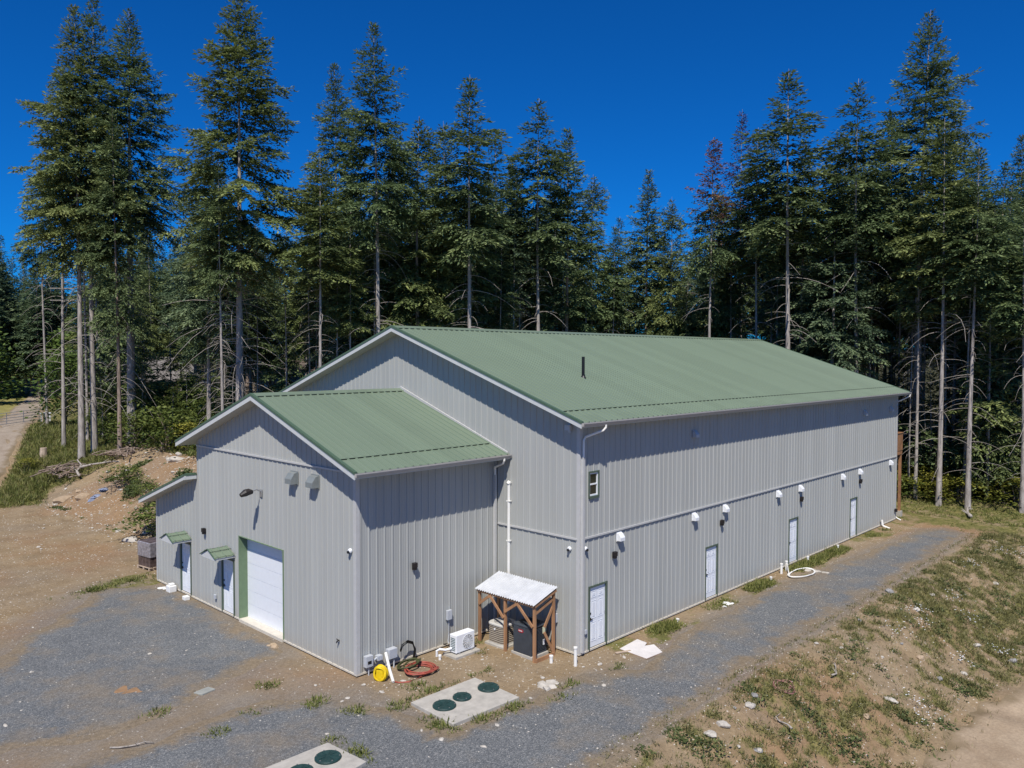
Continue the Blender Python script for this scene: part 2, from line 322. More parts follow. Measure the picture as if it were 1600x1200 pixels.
FAR = [(42.54,158.45,32.5,'mid0',1.07),(48.04,137.87,25.8,'mid1',1.17),(47.93,155.2,29.7,'mid0',1.0),(27.3,220.06,30.9,'mid1',1.1),(62.84,173.01,28.0,'mid0',0.98),(51.43,196.87,32.1,'tall2',0.91),(39.09,239.32,29.3,'mid1',1.14),(29.46,191.05,29.9,'tall2',1.07),(53.72,161.99,26.5,'tall2',0.94),(69.66,216.69,30.4,'mid0',0.97),(60.24,179.09,32.4,'mid2',1.01),(59.78,165.51,23.8,'mid2',1.04),(34.59,223.26,23.7,'mid1',0.93),(77.27,206.15,27.4,'mid2',1.03),(51.92,135.83,29.6,'mid2',0.99),(68.86,213.12,28.9,'mid1',1.21),(36.13,143.95,27.4,'mid1',0.92),(23.13,199.39,25.6,'tall2',1.07),(50.57,147.62,31.1,'mid0',1.18),(58.34,214.59,24.0,'mid0',1.07),(75.04,200.13,28.4,'mid1',1.11),(68.03,190.4,26.8,'mid0',0.91),(23.73,178.12,26.2,'mid1',1.03),(63.2,167.92,25.1,'mid1',1.24),(52.3,170.45,27.7,'mid2',1.23),(32.16,148.44,23.2,'tall2',1.23),(53.3,204.54,25.6,'mid1',1.03),(76.41,213.5,30.0,'mid1',1.17),(55.37,179.18,31.1,'mid0',0.96),(54.53,183.85,25.9,'mid2',1.18),(80.8,201.02,32.7,'mid0',1.08),(42.54,225.2,25.7,'tall2',1.23),(54.6,149.63,32.3,'tall2',1.17),(57.45,194.38,25.0,'tall2',1.23),(24.2,194.36,25.3,'mid0',1.1),(25.08,208.18,31.9,'mid2',1.14),(57.31,190.21,33.0,'tall2',1.15),(48.65,218.52,23.8,'mid2',1.19),(32.68,195.49,25.5,'mid0',1.22),(53.58,239.77,25.0,'mid2',1.17),(47.44,243.21,23.8,'mid0',0.96),(40.26,153.36,31.3,'mid2',1.15),(48.53,160.57,27.2,'tall2',1.0),(64.58,164.09,25.4,'mid0',0.95),(61.29,158.91,31.4,'mid1',0.99),(56.09,166.23,24.4,'mid2',0.93),(16.83,144.39,20.2,'young1',1.05),(12.43,148.26,22.5,'mid0',1.18),(12.45,125.44,20.4,'mid0',1.12),(16.07,138.11,22.0,'mid2',1.1),(18.14,157.08,26.5,'mid1',1.1),(14.84,150.43,24.0,'mid1',1.0),(17.47,153.39,19.7,'young1',1.37),(17.98,141.3,19.3,'young1',1.18),(10.05,118.28,18.6,'mid0',1.04),(21.9,155.34,21.0,'mid1',1.01),(12.32,142.97,21.6,'young1',1.1),(18.62,148.81,24.1,'mid2',1.35),(9.19,132.93,24.3,'mid2',1.17),(9.75,126.73,22.0,'mid0',1.32),(7.51,122.41,18.4,'mid2',1.06),(7.58,119.71,19.8,'young1',1.18),(14.57,132.51,25.6,'mid2',1.29),(16.57,159.87,19.8,'mid2',1.1),(12.74,136.07,24.6,'young1',1.32),(16.09,147.6,20.7,'mid1',1.38),(11.29,121.15,18.0,'mid1',1.27),(19.94,151.12,22.8,'mid0',1.08),(10.1,123.88,19.1,'young1',1.18),(8.87,130.07,22.5,'young1',1.1),(13.78,152.94,25.0,'mid0',1.29),(15.3,135.52,25.1,'mid1',1.36),(16.69,122.37,19.8,'mid0',1.2),(16.29,117.01,21.3,'mid0',1.2),(19.44,125.28,23.3,'mid0',1.2),(18.38,117.71,20.6,'mid0',1.2),(21.11,136.56,19.9,'mid0',1.2),(21.76,131.54,19.7,'mid0',1.2),(21.51,126.02,22.5,'mid0',1.2),(18.49,132.05,18.4,'mid0',1.2),(20.25,118.65,19.8,'mid0',1.2)]
BELT = [(37.02,127.89,29.5,'mid0',1.17),(20.68,53.68,12.8,'young1',1.18),(29.41,85.56,22.1,'mid1',1.38),(39.34,135.38,19.7,'young1',1.12),(25.72,67.89,20.6,'mid1',1.09),(39.54,128.92,22.5,'mid2',1.1),(21.14,62.33,20.7,'mid0',1.4),(17.31,83.15,19.2,'mid2',1.02),(15.97,79.36,15.5,'mid2',1.03),(33.35,87.4,17.9,'mid1',1.19),(40.74,124.36,20.2,'young1',1.15),(38.04,133.23,23.9,'mid0',1.29),(20.14,100.39,19.9,'mid0',1.35),(33.9,82.74,14.1,'young1',1.15),(31.84,79.72,23.4,'mid2',1.12),(18.08,55.84,16.3,'mid0',1.18),(22.58,59.57,14.6,'mid0',1.32),(40.36,82.87,16.4,'mid0',1.36),(29.04,69.23,21.3,'mid1',1.26),(17.43,95.4,16.2,'mid2',1.37),(24.88,76.71,19.7,'mid2',1.39),(24.72,63.88,16.0,'mid0',1.16),(7.82,66.69,18.6,'young1',1.3),(20.31,103.95,24.6,'mid2',1.28),(13.36,76.71,14.5,'young1',1.31),(32.92,117.52,27.4,'young1',1.02),(18.02,68.0,16.8,'mid0',1.08),(30.98,91.59,23.7,'mid1',1.27),(39.32,80.6,18.0,'mid0',1.35),(17.64,88.19,16.6,'mid1',1.07),(36.46,113.57,27.8,'mid1',1.29),(36.6,80.86,23.5,'mid2',1.08),(36.12,86.26,18.7,'young1',1.39),(32.2,115.21,20.7,'mid2',1.04)]
# ------------------------------------------------------------------ materials
def m_siding(name, c):
    t = NT(name); p = t.pos()
    streak = t.noise(p, 1.0, 5, .6, (2.2, 2.2, .12))
    blotch = t.noise(p, .5, 3)
    col = t.ramp(streak, [(.25, tuple(x*.93 for x in c)), (.75, tuple(x*1.05 for x in c))])
    col = t.mix(t.math('MULTIPLY', blotch, .25), col, (c[0]*.9, c[1]*.88, c[2]*.84))
    sn = t.new('ShaderNodeVectorMath', operation='SNAP'); sn.inputs[1].default_value = (.9, .9, 50); t.link(p, sn.inputs[0])
    wn = t.new('ShaderNodeTexWhiteNoise', noise_dimensions='3D'); t.link(sn.outputs[0], wn.inputs['Vector'])
    col = t.mix(1.0, col, t.ramp(wn.outputs['Value'], [(0, .955), (1, 1.04)]), 'MULTIPLY')
    # splash-back dirt along the foot of the wall
    sx = t.new('ShaderNodeSeparateXYZ'); t.link(p, sx.inputs[0])
    low = t.ramp(t.math('ADD', sx.outputs['Z'], t.math('MULTIPLY', t.noise(p, 2.2, 5), .5)), [(.15, 1.0), (.75, 0.0)])
    col = t.mix(t.math('MULTIPLY', low, .3), col, (.36, .29, .21))
    return t.out(col, .5, 0, .35)

def m_roof(name, c):
    t = NT(name); p = t.pos()
    n = t.noise(p, .45, 5, .65); f = t.noise(p, 3.0, 4, .6, (1, .25, 1))
    col = t.ramp(n, [(.3, (c[0]*.97, c[1]*.97, c[2]*.97)), (.7, (c[0]*1.03, c[1]*1.03, c[2]*1.03))])
    col = t.mix(t.math('MULTIPLY', f, .2), col, (c[0]*1.2, c[1]*1.12, c[2]*1.1))
    sn = t.new('ShaderNodeVectorMath', operation='SNAP'); sn.inputs[1].default_value = (.9, 60, 60); t.link(p, sn.inputs[0])
    wn = t.new('ShaderNodeTexWhiteNoise', noise_dimensions='3D'); t.link(sn.outputs[0], wn.inputs['Vector'])
    col = t.mix(1.0, col, t.ramp(wn.outputs['Value'], [(0, .95), (1, 1.04)]), 'MULTIPLY')
    t.bump(t.noise(p, 1.3, 2, .5), .12, .05)
    return t.out(col, .38, 0, .45)

M = {}
M['siding'] = m_siding('grey_metal_siding', (.398, .405, .387))
M['trim'] = simple('grey_trim_metal', (.50, .495, .48), .5, .05)
M['base_strip'] = simple('pale_base_flashing', (.62, .57, .48), .6, .1)
M['skirt'] = simple('dark_skirt_board', (.05, .04, .03), .9, .3)
M['roof'] = m_roof('green_metal_roof', (.165, .214, .148))
M['closure'] = simple('dark_green_closure', (.012, .024, .018), .8)
M['roof_trim'] = simple('dark_green_trim', (.075, .125, .08), .5, .1)
M['fascia'] = simple('pale_fascia_metal', (.56, .57, .56), .5, .05)
M['soffit'] = simple('pale_soffit_metal', (.50, .48, .43), .6, .06)
M['gutter'] = simple('grey_gutter', (.42, .40, .37), .45, .06)
M['white'] = simple('white_paint', (.80, .81, .82), .45, .03, bump=0)
M['door_white'] = simple('white_door_paint', (.79, .81, .84), .4, .025)
M['green_frame'] = simple('green_door_frame', (.085, .115, .085), .5, .1)
M['jamb'] = simple('green_jamb_metal', (.155, .225, .13), .5, .08)
M['pvc'] = simple('white_pvc', (.82, .80, .75), .4, .04)
M['dark'] = simple('dark_bronze', (.022, .018, .018), .45, .2)
M['black'] = simple('black_plastic', (.012, .012, .013), .4, .2)
M['steel'] = simple('galvanised_steel', (.42, .43, .45), .35, .15, metal=.6)
M['vent_grey'] = simple('grey_vent_metal', (.20, .22, .22), .5, .1)
M['box_grey'] = simple('grey_box_enamel', (.48, .50, .53), .45, .06)
M['wood'] = simple('stained_lumber', (.36, .19, .095), .75, .3, 3, bump=.2, bscale=60, stretch=(1, 1, .2))
M['wood_pale'] = simple('weathered_plank', (.45, .35, .26), .8, .25, 4, bump=.2)
M['deck'] = simple('cedar_deck', (.30, .15, .07), .75, .3, 3)
M['concrete'] = simple('concrete', (.43, .40, .35), .9, .16, 3.5, bump=.25, bscale=30)
M['lid'] = simple('dark_green_lid', (.014, .045, .042), .5, .25, 5, bump=.3, bscale=50)
M['lid_bolt'] = simple('lid_bolt_steel', (.3, .3, .3), .4, .1, metal=.7)
M['hose_red'] = simple('red_hose', (.33, .075, .05), .5, .25, 8)
M['hose_green'] = simple('olive_hose', (.055, .06, .02), .5, .3, 8)
M['hose_pink'] = simple('faded_red_hose', (.30, .15, .13), .7, .2, 8)
M['yellow'] = simple('yellow_plastic', (.75, .52, .01), .45, .15, 10)
M['condenser'] = simple('charcoal_enamel', (.048, .057, .07), .4, .15)
M['condenser_dark'] = simple('black_coil_gap', (.006, .006, .007), .6, .1)
M['red_badge'] = simple('red_badge', (.32, .02, .03), .4, .1)
M['badge_ink'] = simple('pale_badge_ink', (.72, .68, .68), .5, .05)
M['label'] = simple('paper_label', (.62, .62, .42), .7, .1)
M['beige_unit'] = simple('beige_enamel', (.36, .315, .255), .5, .2, 4)
M['beige_top'] = simple('pale_beige_enamel', (.52, .50, .46), .45, .08)
M['glass'] = simple('window_glass', (.015, .02, .018), .06, .1, spec=.8)
M['wet_ply'] = simple('white_faced_board', (.68, .64, .61), .7, .1, 2.5)
M['ply_edge'] = simple('bare_board', (.33, .22, .15), .8, .2)
M['foam'] = simple('white_foam', (.80, .79, .76), .8, .06)
M['bark'] = None
M['stone'] = simple('pale_stone', (.47, .43, .37), .9, .22, 3, bump=.5, bscale=12)
M['stone_tan'] = simple('tan_stone', (.40, .30, .20), .9, .22, 3, bump=.5, bscale=12)
M['stone_grey'] = simple('grey_stone', (.27, .26, .25), .9, .25, 3, bump=.5, bscale=12)
M['clay'] = simple('orange_clay', (.30, .18, .095), .95, .25, 4, bump=.5, bscale=20)
M['slate'] = simple('grey_flagstone', (.30, .305, .275), .8, .15, 3, bump=.3)
M['load'] = simple('brown_wrapped_load', (.10, .07, .065), .35, .5, 5)
M['film'] = simple('cloudy_film', (.24, .225, .24), .25, .4, 9, spec=.7)
M['bluegrey'] = simple('blue_grey_tarp', (.22, .25, .34), .5, .3, 7)
M['house_wall'] = simple('tan_house_wall', (.30, .24, .18), .8, .12, 1)
M['house_roof'] = simple('brown_shingle', (.16, .12, .095), .9, .2, 2)
M['house_roof_grey'] = simple('grey_shingle', (.22, .20, .19), .9, .2, 2)
M['pole'] = simple('weathered_pole', (.25, .22, .19), .9, .2, 2)

# ------------------------------------------------------------------ ground
def zone_masks(x, y):
    """grass, forest floor, lawn, warm: 0..1 each"""
    n1 = mnoise.noise(Vector((x*.22, y*.22, 3.0))); n2 = mnoise.noise(Vector((x*.8, y*.8, 9.0)))
    g = 0.0; fo = 0.0; la = 0.0
    if y < -4.2 and x < 40:                                  # right embankment
        e = sm((-y-4.3)/.9)*sm((poly_sd(x, y, LOWER)*-1+.3)/.8)
        n3 = mnoise.noise(Vector((x*2.4, y*2.4, 4.0))); g = max(g, e*(.37+.18*n1+.30*n2+.55*n3+.18*sm((x-6)/14)))
    if x > 26:                                               # rough grass past the far end
        e = sm((x-29.2)/2.2); g = max(g, e*(.62+.4*n1+.3*n2))
        fo = max(fo, sm((x-36.5-1.2*n1)/3.0))
    if -1.5 < y < .3 and x > 0:                              # strip of weeds along the long wall
        g = max(g, .35+.6*n1+.5*n2)
    if y > 20:
        up = sm((x-2.8-.8*n2)/1.4) if y < 43.5 else 1.0
        g = max(g, up*(.75+.3*n1+.2*n2)) if y < 43.5 else g
        if y > 38: g = max(g, sm((y-41.0-2.2*sm((x+4.5)/2)-1.5*n1)/2)*(.85+.2*n2))
        fo = max(fo, sm((x-5-.2*(y-26))/4)*sm((y-22)/3))
        if y > 80 and 24 < x < 55 and 90 < y < 135: la = 1; fo = 0
    if y > 140: fo = max(fo, .8)
    if 18.2 < y < 20.5 and -8.5 < x < -5.4: g = max(g, .55+.5*n2)
    if y > 44:
        rd = line_d(x, y, ROADC)
        if rd < 3.4: fo *= sm((rd-1.8)/1.2); g *= sm((rd-1.4)/.8)
        if x < 4+.28*(y-60): fo = 0
        if y > 74 and x < 4.8+(y-80)*.4-2: la = max(la, sm((y-74)/6)*.8)
    wm = .45+1.0*n1+.4*n2
    if 22 < y < 42 and -6 < x < 6: wm += .55*sm((x+4.8)/1.5)
    return max(0, min(1, g)), max(0, min(1, fo)), la, max(0, min(1, wm))

def m_ground():
    t = NT('earth_and_turf'); p = t.pos()
    big = t.noise(p, .16, 5, .6); mid = t.noise(p, .9, 6, .65); fine = t.noise(p, 9, 6, .7); grit = t.noise(p, 45, 3, .7)
    dirt = t.ramp(mid, [(.25, (.225, .158, .088)), (.5, (.302, .220, .130)), (.75, (.365, .278, .178))])
    dirt = t.mix(t.ramp(t.attr('warm'), [(.5, 0), (1.0, .6)]), dirt, (.30, .178, .095))
    dirt = t.mix(t.ramp(big, [(.45, 0), (.7, .5)]), dirt, (.245, .205, .16))
    dirt = t.mix(.55, dirt, t.ramp(fine, [(.25, (.42, .42, .42)), (.75, (1.35, 1.35, 1.35))]), 'MULTIPLY')
    dirt = t.mix(.45, dirt, t.ramp(grit, [(.3, (.5, .5, .5)), (.7, (1.4, 1.4, 1.4))]), 'MULTIPLY')
    v = t.voro(p, 7.5); vc = t.voro(p, 7.5, 'Color')
    sep = t.new('ShaderNodeSeparateColor'); t.link(vc, sep.inputs[0])
    peb = t.math('MULTIPLY', t.math('LESS_THAN', v, .2), t.math('GREATER_THAN', sep.outputs[0], .78))
    dirt = t.mix(peb, dirt, (.55, .49, .41))
    gs = t.new('ShaderNodeSeparateColor'); t.link(t.voro(p, 38, 'Color'), gs.inputs[0])
    thin = t.ramp(gs.outputs[0], [(0, (.088, .092, .098)), (.5, (.142, .146, .151)), (1, (.26, .25, .24))])
    gm = t.math('ADD', t.attr('grav'), t.math('MULTIPLY', t.math('SUBTRACT', t.noise(p, .9, 8, .74), .5), 1.5))
    dirt = t.mix(t.math('MULTIPLY', t.ramp(gm, [(.3, 0), (1.0, 1)]), .5), dirt, thin)
    gn = t.noise(p, 2.6, 6, .7)
    grass = t.ramp(gn, [(.25, (.075, .08, .026)), (.5, (.16, .152, .052)), (.72, (.28, .215, .105))])
    grass = t.mix(.7, grass, t.ramp(fine, [(.3, (.35, .35, .35)), (.7, (1.5, 1.5, 1.4))]), 'MULTIPLY')
    lawn = t.ramp(mid, [(.3, (.20, .19, .055)), (.7, (.33, .28, .10))])
    floor = t.ramp(mid, [(.3, (.03, .034, .012)), (.7, (.085, .075, .035))])
    def mask(a, k=.75):
        s = t.math('ADD', t.attr(a), t.math('MULTIPLY', t.math('SUBTRACT', t.noise(p, 1.7, 6, .75), .5), k*2))
        return t.ramp(s, [(.40, 0), (.66, 1)])
    c = t.mix(mask('grass'), dirt, grass); c = t.mix(mask('forest', .4), c, floor); c = t.mix(t.attr('lawn'), c, lawn)
    hgt = t.math('ADD', t.math('MULTIPLY', fine, .7), t.math('MULTIPLY', grit, .3))
    t.bump(hgt, .75, .05)
    return t.out(c, .95, 0, .15)

def m_gravel():
    t = NT('crushed_gravel'); p = t.pos()
    v = t.voro(p, 38, 'Color'); d = t.voro(p, 38); sep = t.new('ShaderNodeSeparateColor'); t.link(v, sep.inputs[0])
    mid = t.noise(p, .7, 6, .65); big = t.noise(p, .22, 4, .6)
    st = t.ramp(sep.outputs[0], [(0, (.10, .107, .112)), (.5, (.160, .167, .170)), (.85, (.215, .22, .22)), (1, (.33, .32, .305))])
    st = t.mix(.6, st, t.ramp(t.noise(p, 60, 3, .7), [(.3, (.5, .5, .5)), (.7, (1.45, 1.45, 1.45))]), 'MULTIPLY')
    st = t.mix(.5, st, t.ramp(mid, [(.3, (.72, .73, .76)), (.7, (1.22, 1.2, 1.16))]), 'MULTIPLY')
    dirt = t.ramp(t.noise(p, 9, 6, .7), [(.25, (.14, .102, .058)), (.5, (.255, .188, .112)), (.75, (.365, .278, .178))])
    e = t.math('ADD', t.attr('edge'), t.math('MULTIPLY', t.math('SUBTRACT', t.noise(p, .8, 9, .8), .5), 3.0))
    keep = t.ramp(e, [(.2, .2), (.8, 1)])
    worn = t.ramp(t.math('ADD', big, t.math('MULTIPLY', t.math('SUBTRACT', mid, .5), .9)), [(.50, 0), (.72, .8)])
    c = t.mix(keep, dirt, st); c = t.mix(worn, c, t.mix(.45, dirt, st))
    t.bump(t.math('ADD', d, t.noise(p, 12, 4)), .7, .03)
    return t.out(c, .92, 0, .2)

def m_track(name, c0, c1):
    t = NT(name); p = t.pos()
    c = t.ramp(t.noise(p, .8, 6, .65), [(.3, c0), (.7, c1)])
    c = t.mix(.5, c, t.ramp(t.noise(p, 12, 5, .7), [(.3, (.6, .6, .6)), (.7, (1.3, 1.3, 1.3))]), 'MULTIPLY')
    c = t.mix(t.ramp(t.math('ADD', t.attr('edge'), t.math('MULTIPLY', t.math('SUBTRACT', t.noise(p, .8, 5), .5), 1.4)), [(.05, .8), (.5, 0)]), c, (.20, .15, .085))
    t.bump(t.noise(p, 14, 5, .7), .5, .04)
    return t.out(c, .95, 0, .15)

def axis(segs):
    out = []
    for a, b, st in segs:
        n = max(1, int(round((b-a)/st))); out += [a+(b-a)*i/n for i in range(n)]
    out.append(segs[-1][1]); return out

GX = axis([(-700,-120,60),(-120,-40,10),(-40,-24,2),(-24,44,.25),(44,80,1.5),(80,140,6),(140,900,60)])
GY = axis([(-700,-120,60),(-120,-40,10),(-40,-16,2),(-16,46,.25),(46,120,1.5),(120,220,6),(220,1000,60)])

def make_ground():
    nx, ny = len(GX), len(GY)
    V = np.zeros((nx*ny, 3), np.float32); A = {k: np.zeros(nx*ny, np.float32) for k in ('grass', 'forest', 'lawn', 'warm', 'grav')}
    i = 0
    for y in GY:
        for x in GX:
            V[i] = (x, y, gz(x, y)); z = zone_masks(x, y)
            A['grass'][i], A['forest'][i], A['lawn'][i], A['warm'][i] = z
            if -24 < x < 31 and -5.6 < y < 24: A['grav'][i] = max(0, min(1, (gravel_sd(x, y)+(2.6 if x < -6 else .9))/(2.6 if x < -6 else .9)))*(1 if y > -5 else .4)
            i += 1
    I = np.arange(nx*ny).reshape(ny, nx)
    F = np.stack([I[:-1, :-1].ravel(), I[:-1, 1:].ravel(), I[1:, 1:].ravel(), I[1:, :-1].ravel()], 1)
    o = np_mesh('ground', V, F, m_ground(), smooth=True, attr=A); o['kind'] = 'structure'
    return V.reshape(ny, nx, 3)

GRID = make_ground()

def sheet(name, sdf, mat, x0, x1, y0, y1, lift, k=.12):
    """a thin layer over the ground whose rim dips under it, so its edge is ragged, not cut"""
    xs = [i for i, x in enumerate(GX) if x0 <= x <= x1]; ys = [i for i, y in enumerate(GY) if y0 <= y <= y1]
    idx = {}; V = []; E = []; F = []
    def vid(j, i):
        q = idx.get((j, i))
        if q is None:
            x, y, z = (float(c) for c in GRID[j, i]); d = sdf(x, y)
            d += .38*mnoise.noise(Vector((x*.55, y*.55, 2.2)))+.22*mnoise.noise(Vector((x*1.7, y*1.7, 5.2)))
            V.append((x, y, z+max(-.08, min(lift, d*k)))); E.append(d); q = idx[(j, i)] = len(V)-1
        return q
    for a in range(len(ys)-1):
        for b in range(len(xs)-1):
            j, i = ys[a], xs[b]
            if sdf((GX[i]+GX[i+1])/2, (GY[j]+GY[j+1])/2) < -1.1: continue
            F.append((vid(j, i), vid(j, i+1), vid(j+1, i+1), vid(j+1, i)))
    o = np_mesh(name, V, F, mat, smooth=True, attr={'edge': E}); o['kind'] = 'structure'
    return o

sheet('gravel_drive', gravel_sd, m_gravel(), -20, 31, -8, 20, .02)
sheet('lower_road', lambda x, y: poly_sd(x, y, LOWER), m_track('sandy_track', (.30, .22, .145), (.42, .325, .225)), -8, 26, -16, -8, .025)

def make_road():
    pts = [Vector((a, b, 0)) for a, b in ROADC]; dense = []
    for i in range(len(pts)-1):
        n = max(2, int((pts[i+1]-pts[i]).length/1.0))
        dense += [pts[i].lerp(pts[i+1], k/n) for k in range(n)]
    for _ in range(25):
        dense = [dense[0]]+[(dense[i-1]+dense[i]*2+dense[i+1])/4 for i in range(1, len(dense)-1)]+[dense[-1]]
    V = []; F = []; E = []; cols = 13
    for i, p in enumerate(dense):
        d = (dense[min(i+1, len(dense)-1)]-dense[max(i-1, 0)]).normalized(); nrm = Vector((-d.y, d.x, 0))
        for k in range(cols):
            u = (k/(cols-1)-.5)*2; q = p+nrm*u*1.6
            e = (1-abs(u))*1.6+.25*mnoise.noise(Vector((q.x*.6, q.y*.6, 0)))-.1
            rut = -.05*math.exp(-((abs(u)-.45)/.14)**2)
            lap = 1.5 if q.y > 120 else 1
            V.append((q.x, q.y, gz(q.x, q.y)+max(-.25, min(.11*lap, e*.35-.02))+rut)); E.append(e*1.2-1.6*math.exp(-(u/.16)**2)*.55)
    for i in range(len(dense)-1):
        for k in range(cols-1):
            a = i*cols+k; F.append((a, a+1, a+cols+1, a+cols))
    o = np_mesh('dirt_road', V, F, m_track('rutted_dirt', (.26, .205, .155), (.37, .31, .245)), smooth=True, attr={'edge': E}); o['kind'] = 'structure'
make_road()
# ------------------------------------------------------------------ the metal hall
HALL = empty('metal_building', (0, 0, 0), 0, 'large grey ribbed metal hall with green gabled roof, lower garage wing and lean-to', 'building')
PITCH = .3

def wall(name, o, ud, nd, ulen, top, openings=(), z0=0.0, phase=.0, mat=None):
    """ribbed sheet wall: o origin, ud along, nd outward (2-D unit vectors); openings (u0,u1,z0,z1)"""
    us = {0.0: 0.0, ulen: 0.0}
    k = -1
    prof = [(-.034, 0), (-.02, .024), (.02, .024), (.034, 0), (.088, 0), (.1, .006), (.112, 0), (.188, 0), (.2, .006), (.212, 0)]
    while k*PITCH < ulen+PITCH:
        for du, n in prof:
            u = k*PITCH+phase+du
            if .001 < u < ulen-.001: us[round(u, 4)] = n
        k += 1
    keys = sorted(us)
    def nat(u):
        for a, b in zip(keys, keys[1:]):
            if a <= u <= b: return us[a]+(us[b]-us[a])*(u-a)/max(1e-9, b-a)
        return 0.0
    ext = {}
    for op in openings:
        for u in op[:2]: ext[u] = nat(u)
    if callable(top):
        for u in getattr(top, 'breaks', ()): ext[u] = nat(u)
        tf = top
    else: tf = lambda u: top
    us.update(ext); keys = sorted(us)
    mb = MB()
    def P(u, n, z): return (o[0]+ud[0]*u+nd[0]*n, o[1]+ud[1]*u+nd[1]*n, o[2]+z)
    for a, b in zip(keys, keys[1:]):
        m = (a+b)/2; iv = [(z0, None)]
        for u0, u1, za, zb in sorted(openings, key=lambda q: q[2]):
            if u0 < m < u1:
                s, _ = iv.pop()
                if za > s+1e-4: iv.append((s, za))
                iv.append((zb, None))
        for s, e in iv:
            za, zb = (tf(a), tf(b)) if e is None else (e, e)
            mb.add([P(a, us[a], s), P(b, us[b], s), P(b, us[b], zb), P(a, us[a], za)], [(0, 1, 2, 3)])
    return mb.build(name, mat or M['siding'], HALL)

SLM = (HR-HE)/(W/2+OE); SLA = (HRA-HEA)/(Wa/2+OEA)
def gable_top(yc, hr, sl, t, y0, sgn=1, span=None):
    def f(u): return hr-t-abs(y0+sgn*u-yc)*sl
    f.breaks = (abs(yc-y0),)
    return f
TR = .12       # walls run up into the roof slab
side_top = HE+OE*SLM-TR
DOORS = [.48, 7.93, 15.52, 23.01]
door_op = [(d+.05, d+.95, .0, 2.05) for d in DOORS]
win = (.47, .93, 5.10, 5.86)
wall('long_side_wall', (0, 0, 0), (1, 0), (0, -1), L, side_top, door_op+[win], phase=.12)
gt = gable_top(W/2, HR, SLM, TR, 0)
wall('gable_wall', (0, 0, 0), (0, 1), (-1, 0), W, gt, phase=.1)
wall('far_gable_wall', (L, 0, 0), (0, 1), (1, 0), W, gt, phase=.1)
wall('rear_wall', (0, W, 0), (1, 0), (0, 1), L, side_top, phase=.12)
# garage wing
aside = HEA+OEA*SLA-TR
OH = (8.044, 11.141, 0.0, 3.05); DA, DB = 15.17, 11.53
wall('wing_side_wall', (-La, Ya, 0), (1, 0), (0, -1), La, aside, phase=.16)
ft = gable_top(CA, HRA, SLA, TR, Ya)
wall('wing_front_wall', (-La, Ya, 0), (0, 1), (-1, 0), Wa, ft,
     [(OH[0]-Ya, OH[1]-Ya, 0, OH[3]), (DB+.05-Ya, DB+.95-Ya, 0, 2.05)], phase=.08)
wall('wing_far_wall', (-La, Ya+Wa, 0), (1, 0), (0, 1), La, aside, z0=LT-.3, phase=.16)
def lean_top(u): return LT-TR-u*(LT-LH)/(Wl+LO)
y1 = Ya+Wa
wall('lean_to_front_wall', (-La, y1, 0), (0, 1), (-1, 0), Wl, lean_top, [(DA+.05-y1, DA+.95-y1, 0, 2.05)], phase=.2)
wall('lean_to_side_wall', (-La, y1+Wl, 0), (1, 0), (0, 1), La-.02, lean_top(Wl), phase=.1)

# flashings, corner trims, base strips, skirt boards
def belt_x(x0, x1, y, z, s): b = MB(); b.box(x0, x1, y+s*.012, y+s*.055, z-.03, z+.03); b.build('belt_flashing', M['trim'], HALL)
def belt_y(x, ya, yb, z, s): b = MB(); b.box(x+s*.012, x+s*.055, ya, yb, z-.03, z+.03); b.build('belt_flashing', M['trim'], HALL)
belt_x(.06, L-.06, 0, HB, -1); belt_y(0, .06, Ya-.1, HB, -1)
belt_y(-La, Ya+.06, y1-.06, HBA, -1)
def corner(x, y, sx, sy, z1, w=.11):
    """L-shaped trim on an outside corner; sx, sy point outwards"""
    c = MB()
    c.box(x-sx*w, x+sx*.032, y+sy*.028, y+sy*.034, 0, z1); c.box(x+sx*.028, x+sx*.034, y-sy*w, y+sy*.0285, 0, z1); c.build('corner_trim', M['trim'], HALL)
corner(0, 0, -1, -1, side_top-.03); corner(L, 0, 1, -1, side_top-.03)
corner(-La, Ya, -1, -1, aside-.03)
corner(-La, y1+Wl, -1, 1, lean_top(Wl)-.03)
def strip(x0, x1, y0, y1_):
    s = MB(); s.box(x0, x1, y0, y1_, -.055, -.002); s.build('base_flashing', M['base_strip'], HALL)
edges = [0]+[v for d in DOORS for v in (d, d+1)]+[L]
for i in range(0, len(edges)-1, 2): strip(edges[i]-(.036 if i == 0 else 0), edges[i+1], -.036, .0)
strip(-.036, 0, .0, Ya); strip(-La-.036, 0, Ya-.036, Ya)
for a, b_ in ((Ya, OH[0]), (OH[1], DB), (DB+1, DA), (DA+1, y1+Wl)): strip(-La-.036, -La, a, b_)
strip(-La, -.1, y1+Wl, y1+Wl+.036)
def skirt(*a):
    k = MB(); k.box(*a); k.build('skirt_board', M['skirt'], HALL)
skirt(-.002, L+.002, .012, .06, -.5, .03); skirt(.012, .06, .06, W, -.5, .03); skirt(L-.06, L-.012, .06, W, -.5, .03)
skirt(.06, L-.06, W-.06, W-.012, -.5, .03)
skirt(-La+.012, -.001, Ya+.012, Ya+.06, -.5, .03)
for a, b_ in ((Ya+.06, OH[0]-.02), (OH[1]+.02, y1+Wl-.06)): skirt(-La+.012, -La+.06, a, b_, -.5, .03)
skirt(-La+.012, -.05, y1+Wl-.06, y1+Wl-.012, -.5, .03)

